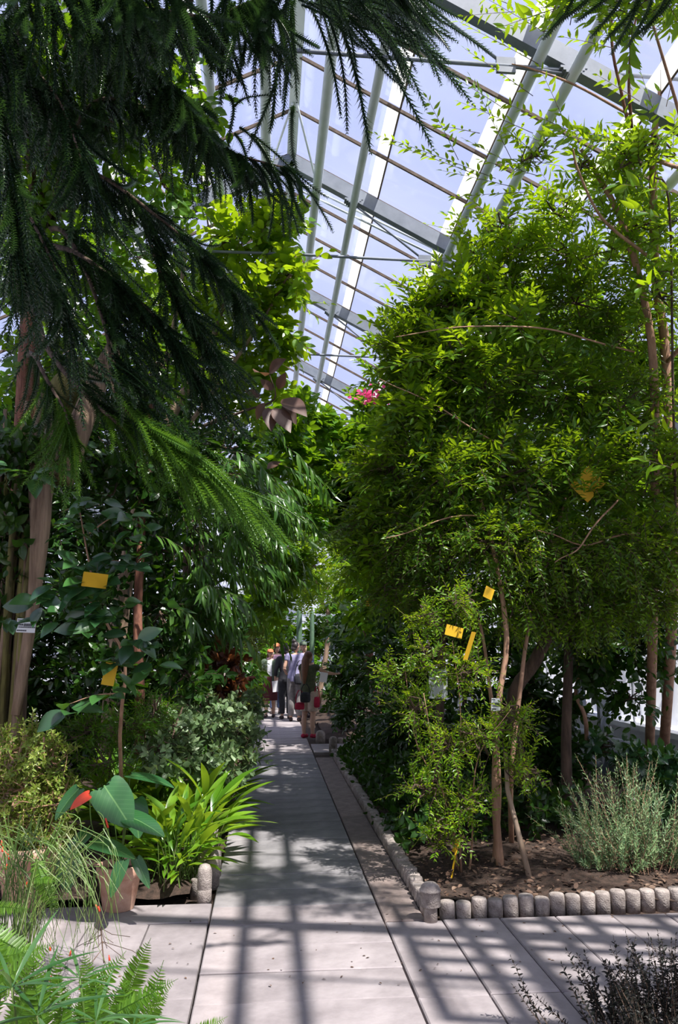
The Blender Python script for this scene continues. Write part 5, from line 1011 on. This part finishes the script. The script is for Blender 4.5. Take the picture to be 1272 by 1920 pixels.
sign(930, 1321, 5.6, 17, 23, 'small white plant label on the stems above the bed', .05)
ys = empty('yellow_stake', tuple(gnd(846, 1652))); tag(ys, 'bright yellow plastic plant stake stuck in the bed soil', 'stake')
y0 = np.array(ys.location); a, b = gnd(846, 1652), at(858, 1582, gnd(846, 1652)[1])
MB().bar(a - y0, b - y0, .012, .004, (0, 1, 0)).build('stake_shaft', 'yellow', ys)
MB().bar(at(852, 1598, a[1]) - y0, at(860, 1572, a[1]) - y0, .035, .006, (0, 1, 0)).build('stake_head', 'yellow', ys)
MB().tube([gnd(997, 1660), at(972, 1560, 5.55), at(952, 1480, 5.6), at(948, 1410, 5.6)], [.020, .018, .016, .013], 10).build('prop_stick', 'stick', None, True)
tag(bpy.context.scene.objects['prop_stick'], 'pale leaning wooden prop stick in the bed', 'stick')
# cut post standing before the pipes
o = MB().box(-.045, .045, -.045, .045, -.05, .95).build('support_post', 'steel_dk'); g = gnd(1128, 1478); o.location = (g[0] + .35, g[1] + .7, 0); tag(o, 'grey square support post in front of the heating pipes', 'post')

# ------------------------------------------------------------------ visitors
M['hair_dark'] = mat('hair_dark', (0.015, 0.012, 0.012), (0.04, 0.03, 0.03), .5, 20, 0, (1, 1, .2)); M['hair_brown'] = mat('hair_brown', (0.10, 0.04, 0.02), (0.22, 0.10, 0.05), .5, 30, 0, (1, 1, .1))
M['hair_blond'] = mat('hair_blond', (0.40, 0.33, 0.18), (0.6, 0.52, 0.32), .5, 20)
def fab(n, a, b=None, sc=20): M[n] = mat(n, a, b, .85, sc); return n
fab('lavender', (.24, .22, .36), (.31, .29, .44)); fab('grey_cloth', (.16, .15, .15), (.24, .22, .21)); fab('black_cloth', (.015, .015, .02), (.03, .03, .035)); fab('olive', (.05, .06, .03), (.09, .10, .05)); fab('beige', (.42, .33, .26), (.55, .45, .36)); fab('burgundy', (.09, .02, .025), (.14, .03, .035)); fab('white_cloth', (.6, .62, .68), (.75, .76, .8)); fab('red_cloth', (.34, .012, .04), (.42, .02, .06)); fab('pinkish', (.55, .30, .42), (.7, .42, .55)); fab('denim', (.06, .09, .20), (.12, .16, .30)); fab('rust', (.42, .12, .05), (.5, .17, .08)); fab('teal', (.03, .20, .25), (.05, .28, .33)); fab('paper', (.8, .8, .82), (.85, .85, .87), 3); fab('shoe_dark', (.03, .02, .02), (.06, .04, .04)); fab('greenish', (.06, .09, .06), (.10, .13, .09))
def remesh(name, mb, m, parent, vox=.011):
    o = mb.build(name, m, None, True); md = o.modifiers.new('r', 'REMESH'); md.mode = 'VOXEL'; md.voxel_size = vox; md.use_smooth_shade = True
    s = o.modifiers.new('s', 'SMOOTH'); s.iterations = 4; s.factor = .5
    dg = bpy.context.evaluated_depsgraph_get(); me = bpy.data.meshes.new_from_object(o.evaluated_get(dg)); old = o.data
    o.modifiers.clear(); o.data = me; bpy.data.meshes.remove(old)
    if not me.materials: me.materials.append(M[m])
    for p in me.polygons: p.use_smooth = True
    o.parent = parent; return o
def torso(b, g=0.0, z0=.84, z1=1.5):
    for i in range(1):
        lv = [(.84, .150, .105), (.92, .168, .115), (1.0, .155, .105), (1.08, .132, .092), (1.2, .148, .10), (1.30, .165, .105), (1.38, .165, .09), (1.42, .11, .072), (1.455, .055, .055), (1.51, .048, .05)]
        lv = [l for l in lv if z0 - 1e-6 <= l[0] <= z1 + 1e-6]
        k = 18; th = np.arange(k) * 2 * PI / k
        V = np.array([[((rx + g) * math.cos(t), (ry + g) * math.sin(t), z) for t in th] for z, rx, ry in lv]).reshape(-1, 3); n = len(lv)
        i_ = np.arange(n - 1)[:, None] * k; j = np.arange(k)[None]; j2 = (j + 1) % k
        a, c, d, e = (i_ + j).ravel(), (i_ + j2).ravel(), (i_ + k + j2).ravel(), (i_ + k + j).ravel()
        F_ = np.concatenate([np.stack([a, c, d], 1), np.stack([a, d, e], 1), np.stack([np.full(k, n * k), (np.arange(k) + 1) % k, np.arange(k)], 1), np.stack([np.full(k, n * k + 1), (n - 1) * k + np.arange(k), (n - 1) * k + (np.arange(k) + 1) % k], 1)])
        b.add(np.concatenate([V, [(0, 0, lv[0][0]), (0, 0, lv[-1][0])]]), F_)
def leg_pts(s, kn, an): return [(s * .088, 0, .90), (s * .092, kn[1] * .5 + .005, .69), (s * .09 + kn[0], kn[1], .47), (s * .088 + (kn[0] + an[0]) / 2, (kn[1] + an[1]) / 2 - .015, .30), (s * .085 + an[0], an[1], .075)]
def person(x, y, yaw, hgt, label, legs=(((0, 0), (0, 0)), ((0, 0), (0, 0))), arms=None, clothes=(), hair=None, head_turn=0.0, face=False, shoe='shoe_dark', bare_shoe=False):
    """local frame faces +Y; arms: (elbow, wrist, fingertips direction) right then left"""
    root = empty('person', (x, y, .003), yaw, label=label, cat='person'); sc = hgt / 1.7; root.scale = (sc, sc, sc)
    arms = arms or ((((.24, -.02, 1.13)), ((.25, .05, .90)), ((0, .02, -.09))), (((-.24, -.02, 1.13)), ((-.25, .05, .90)), ((0, .02, -.09))))
    b = MB(); torso(b)
    for s, (kn, an) in zip((1, -1), legs):
        b.tube(smooth_path(leg_pts(s, kn, an), 16), np.interp(np.linspace(0, 1, 17), [0, .25, .5, .72, 1], [.085, .076, .055, .053, .036]), 12)
        ax, ay = s * .085 + an[0], an[1]; b.tube([(ax, ay - .05, .035), (ax, ay, .055), (ax + s * .01, ay + .08, .035), (ax + s * .015, ay + .165, .022)], [.03, .038, .034, .02], 10)
    for s, (el, wr, fd) in zip((1, -1), arms):
        sh = np.array([s * .175, 0, 1.385]); el, wr, fd = np.array(el, float), np.array(wr, float), nrm(np.array(fd, float))
        b.tube(smooth_path([sh * [.7, 1, 1], sh, (sh + el) / 2, el, (el * .6 + wr * .4), wr], 20), np.interp(np.linspace(0, 1, 21), [0, .2, .4, .62, .75, 1], [.05, .052, .045, .038, .038, .024]), 10)
        side = nrm(np.cross(fd, [0.3, .2, 1.0])) if abs(fd[2]) < .9 else np.array([0, 1.0, 0]); pal = wr + fd * .05
        b.tube([wr, pal, wr + fd * .085], [.024, .034, .030], 10, .55)
        nn = np.cross(side, fd)
        for f, (off, ln) in enumerate(((-.028, .062), (-.009, .075), (.010, .070), (.028, .055))):
            p0 = wr + fd * .08 + side * off; b.tube([p0, p0 + fd * ln * .5 + nn * .004, p0 + fd * ln + nn * .018], [.011, .0105, .009], 7)
        p0 = wr + fd * .03 - side * .028; b.tube([p0, p0 + fd * .03 - side * .02, p0 + fd * .06 - side * .024], [.013, .012, .010], 7)
    ct, st = math.cos(head_turn), math.sin(head_turn)
    def hd(v): return (v[0] * ct - v[1] * st, v[0] * st + v[1] * ct + .012, v[2] + 1.585)
    hb = MB().ell((0, 0, .015), (.074, .095, .102), 18, 12).ell((0, .02, -.045), (.056, .072, .068), 14, 10)
    hb.ell((0, .098, -.008), (.012, .020, .022), 8, 6).ell((.074, -.005, 0), (.012, .02, .03), 8, 6).ell((-.074, -.005, 0), (.012, .02, .03), 8, 6).ell((0, .083, -.052), (.022, .012, .010), 8, 6)
    for V, Fc in zip(hb.v, hb.f): b.add(np.array([hd(v) for v in V]), Fc - Fc.min())
    b2 = MB(); b2.v, b2.f, b2.n = b.v, b.f, b.n
    remesh('body', b2, 'skin', root, .0095)
    if face:
        for s in (-1, 1): MB().ell(hd((s * .03, .086, .012)), (.011, .006, .007), 8, 6).build('eye', 'hair_dark', root, True)
        MB().ell(hd((0, .093, -.053)), (.020, .005, .006), 8, 6).build('mouth', 'rust', root, True)
    if hair: hair(root, hd)
    for c in clothes:
        kind, m = c[0], c[1]; q = MB()
        if kind == 'shirt':
            torso(q, .014, .84 if len(c) < 4 else c[3], 1.42); fr = c[2]
            for s, (el, wr, fd) in zip((1, -1), arms):
                sh = np.array([s * .175, 0, 1.385]); el, wr = np.array(el, float), np.array(wr, float); pth = smooth_path([sh * [.6, 1, 1], sh, (sh + el) / 2, el, (el + wr) / 2, wr], 20); nk = max(6, int(len(pth) * fr)); q.tube(pth[:nk], np.linspace(.068, .058 if fr < .7 else .045, nk), 10)
            remesh('shirt', q, m, root, .013)
        elif kind == 'trousers':
            torso(q, .012, .84, 1.0)
            for s, (kn, an) in zip((1, -1), legs):
                pth = smooth_path(leg_pts(s, kn, an), 20); nk = max(4, int(len(pth) * c[2])); q.tube(pth[:nk], np.interp(np.linspace(0, c[2], nk), [0, .25, .5, 1], [.102, .095, c[3] if len(c) > 3 else .078, .066]), 12)
            remesh('trousers', q, m, root, .013)
        elif kind == 'skirt':
            q.lathe([(.19, c[2]), (.195, c[2] + .01), (.19, .75), (.172, .9), (.150, 1.02), (.14, 1.03)], 24, sy=.78); q.build('skirt', m, root, True)
        elif kind == 'jacket':
            torso(q, .028, .84, 1.42)
            for s, (el, wr, fd) in zip((1, -1), arms):
                sh = np.array([s * .175, 0, 1.385]); pth = smooth_path([sh * [.6, 1, 1], sh, (sh + np.array(el)) / 2, np.array(el, float), (np.array(el) + np.array(wr)) / 2, np.array(wr, float)], 20); q.tube(pth[:19], np.linspace(.07, .045, 19), 10)
            o = remesh('jacket', q, m, root, .013)
            bmm = bmesh.new(); bmm.from_mesh(o.data); bmesh.ops.delete(bmm, geom=[v for v in bmm.verts if abs(v.co.x) < .055 and v.co.y > .03 and v.co.z < 1.44], context='VERTS'); bmm.to_mesh(o.data); bmm.free()
    for s, (kn, an) in zip((1, -1), legs):
        ax, ay = s * .085 + an[0], an[1]; q = MB().tube([(ax, ay - .075, .035), (ax, ay - .03, .042), (ax + s * .008, ay + .07, .034), (ax + s * .014, ay + .15, .026), (ax + s * .015, ay + .185, .022)], [.026, .044, .044, .038, .018], 12); q.build('shoe', shoe, root, True)
    return root
def hair_long(m, ln=.45):
    def f(root, hd):
        q = MB().ell(hd((0, -.018, .035)), (.086, .098, .095), 16, 10)
        q.tube(smooth_path([hd((0, -.06, .05)), hd((0, -.095, -.08)), hd((.01, -.12, -.25)), hd((.0, -.13, -.12 - ln))], 12), np.interp(np.linspace(0, 1, 13), [0, .3, .7, 1], [.06, .09, .085, .03]), 12, .55, up=(0, 1, 0)); return remesh('hair', q, m, root, .012)
    return f
def hair_bun(m):
    def f(root, hd):
        q = MB().ell(hd((0, -.02, .035)), (.083, .096, .090), 16, 10).ell(hd((0, -.06, .125)), (.055, .055, .05), 12, 8).ell(hd((0, -.07, -.04)), (.066, .05, .05), 12, 8); return remesh('hair', q, m, root, .011)
    return f
def hair_short(m, cap=None):
    def f(root, hd):
        q = MB().ell(hd((0, -.022, .03)), (.082, .09, .09), 16, 10).ell(hd((.062, -.02, -.05)), (.026, .05, .07), 10, 8).ell(hd((-.062, -.02, -.05)), (.026, .05, .07), 10, 8); remesh('hair', q, m, root, .011)
        if cap:
            q = MB().ell(hd((0, -.008, .055)), (.090, .104, .072), 18, 10); q.ell(hd((0, .10, .045)), (.062, .06, .010), 14, 6); remesh('cap', q, cap, root, .010)
    return f
W180 = PI
# girl in front: back to us, reaching right into the plants
person(.72, 13.9, -.55, 1.43, 'girl with long brown hair and red flat shoes reaching into the plants', (((.01, .02), (.02, .0)), ((-.0, .02), (.02, -.06))),
       (((.30, .22, 1.27), (.40, .44, 1.24), (.2, 1, .05)), ((-.20, .10, 1.14), (-.10, .27, 1.05), (.4, .8, 0))), (('shirt', 'olive', .35), ('trousers', 'beige', .48, .098)), hair_long('hair_brown', .42), -.3, shoe='red_cloth')
person(.60, 16.75, -.15, 1.60, 'person in a lavender t-shirt with dark bunched hair seen from behind', (((0, .01), (0, 0)), ((.0, .03), (-.01, .04))),
       (((.24, -.01, 1.13), (.22, .14, .95), (0, .7, -.6)), ((-.24, -.02, 1.13), (-.22, .16, 1.0), (.2, .9, -.2))), (('shirt', 'lavender', .42), ('trousers', 'grey_cloth', .97)), hair_bun('hair_dark'), -.6)
person(.42, 17.3, .1, 1.52, 'person in black clothes half hidden behind the lavender t-shirt', (((0, .02), (0, .02)), ((0, 0), (0, -.03))), None, (('shirt', 'black_cloth', .9), ('trousers', 'black_cloth', .97)), hair_bun('hair_dark'), -.4)
person(.80, 17.75, PI + .25, 1.60, 'fair-haired visitor with a pale headscarf facing this way behind the girl', clothes=(('shirt', 'denim', .5), ('trousers', 'denim', .97)), hair=hair_short('hair_blond', 'greenish'), face=True)
person(.09, 17.7, PI - .15, 1.44, 'woman in a rust-red cap and dark jacket walking this way with papers', (((0, .03), (0, .06)), ((0, .02), (0, -.08))),
       (((.23, .02, 1.13), (.12, .22, 1.06), (-.6, .5, 0)), ((-.23, .0, 1.13), (-.20, .16, .93), (.1, .6, -.5))), (('shirt', 'white_cloth', .3), ('jacket', 'greenish'), ('skirt', 'burgundy', .42)), hair_short('hair_brown', 'rust'), .35, True)
person(.24, 18.7, PI - .1, 1.56, 'dark-haired visitor in jeans with a pink bag behind the capped woman', (((0, .03), (0, .05)), ((0, .0), (0, -.05))), None, (('shirt', 'pinkish', .5), ('trousers', 'denim', .97)), hair_short('hair_dark', 'rust'), .2, True)
def bag(x, y, z, sx, sy, sz, m, label, strap=.28, yaw=0.0):
    root = empty('shoulder_bag', (x, y, z), yaw); tag(root, label, 'bag')
    q = MB().lathe([(.3, 0), (.85, .03), (1.0, .2), (1.0, .7), (.85, .93), (.4, 1.0)], 16); V = q.v[0] * [sx / 2, sy / 2, sz]; MB().add(V, q.f[0]).build('bag_body', m, root, True)
    t = np.linspace(0, PI, 13); MB().tube(np.stack([np.cos(t) * sx * .42, 0 * t, sz * .85 + np.sin(t) * strap], 1), .009, 6).build('strap', m, root, True)
    return root
bag(.565, 13.66, .48, .16, .10, .12, 'red_cloth', 'crimson bag hanging beside the girl at thigh height', .22)
bag(.86, 13.80, .50, .10, .08, .18, 'red_cloth', 'narrow crimson bag on the far side of the girl', .2)
bag(.655, 13.6, .60, .17, .11, .17, 'black_cloth', 'small dark pouch on the hip of the girl', .16)
bag(.70, 16.60, .74, .26, .12, .22, 'black_cloth', 'black bag at the hip of the lavender t-shirt wearer', .30)
bag(.24, 18.54, .62, .30, .12, .30, 'pinkish', 'pink cloth bag carried by the visitor in jeans', .22)
def sheet(px, py, Y, wpx, hpx, roll, yaw, label):
    s = Y / F_PX; o = MB().box(-wpx * s / 2, wpx * s / 2, -.003, .003, -hpx * s / 2, hpx * s / 2).build('paper_sheet', 'paper'); o.location = tuple(at(px, py, Y)); o.rotation_euler = (.15, roll, yaw); tag(o, label, 'paper')
sheet(607, 1270, 13.55, 14, 18, .15, .1, 'white paper sheet held by the girl reaching into the plants')
sheet(517, 1287, 17.3, 12, 20, -.1, 0, 'white paper held low by the woman in the red cap')
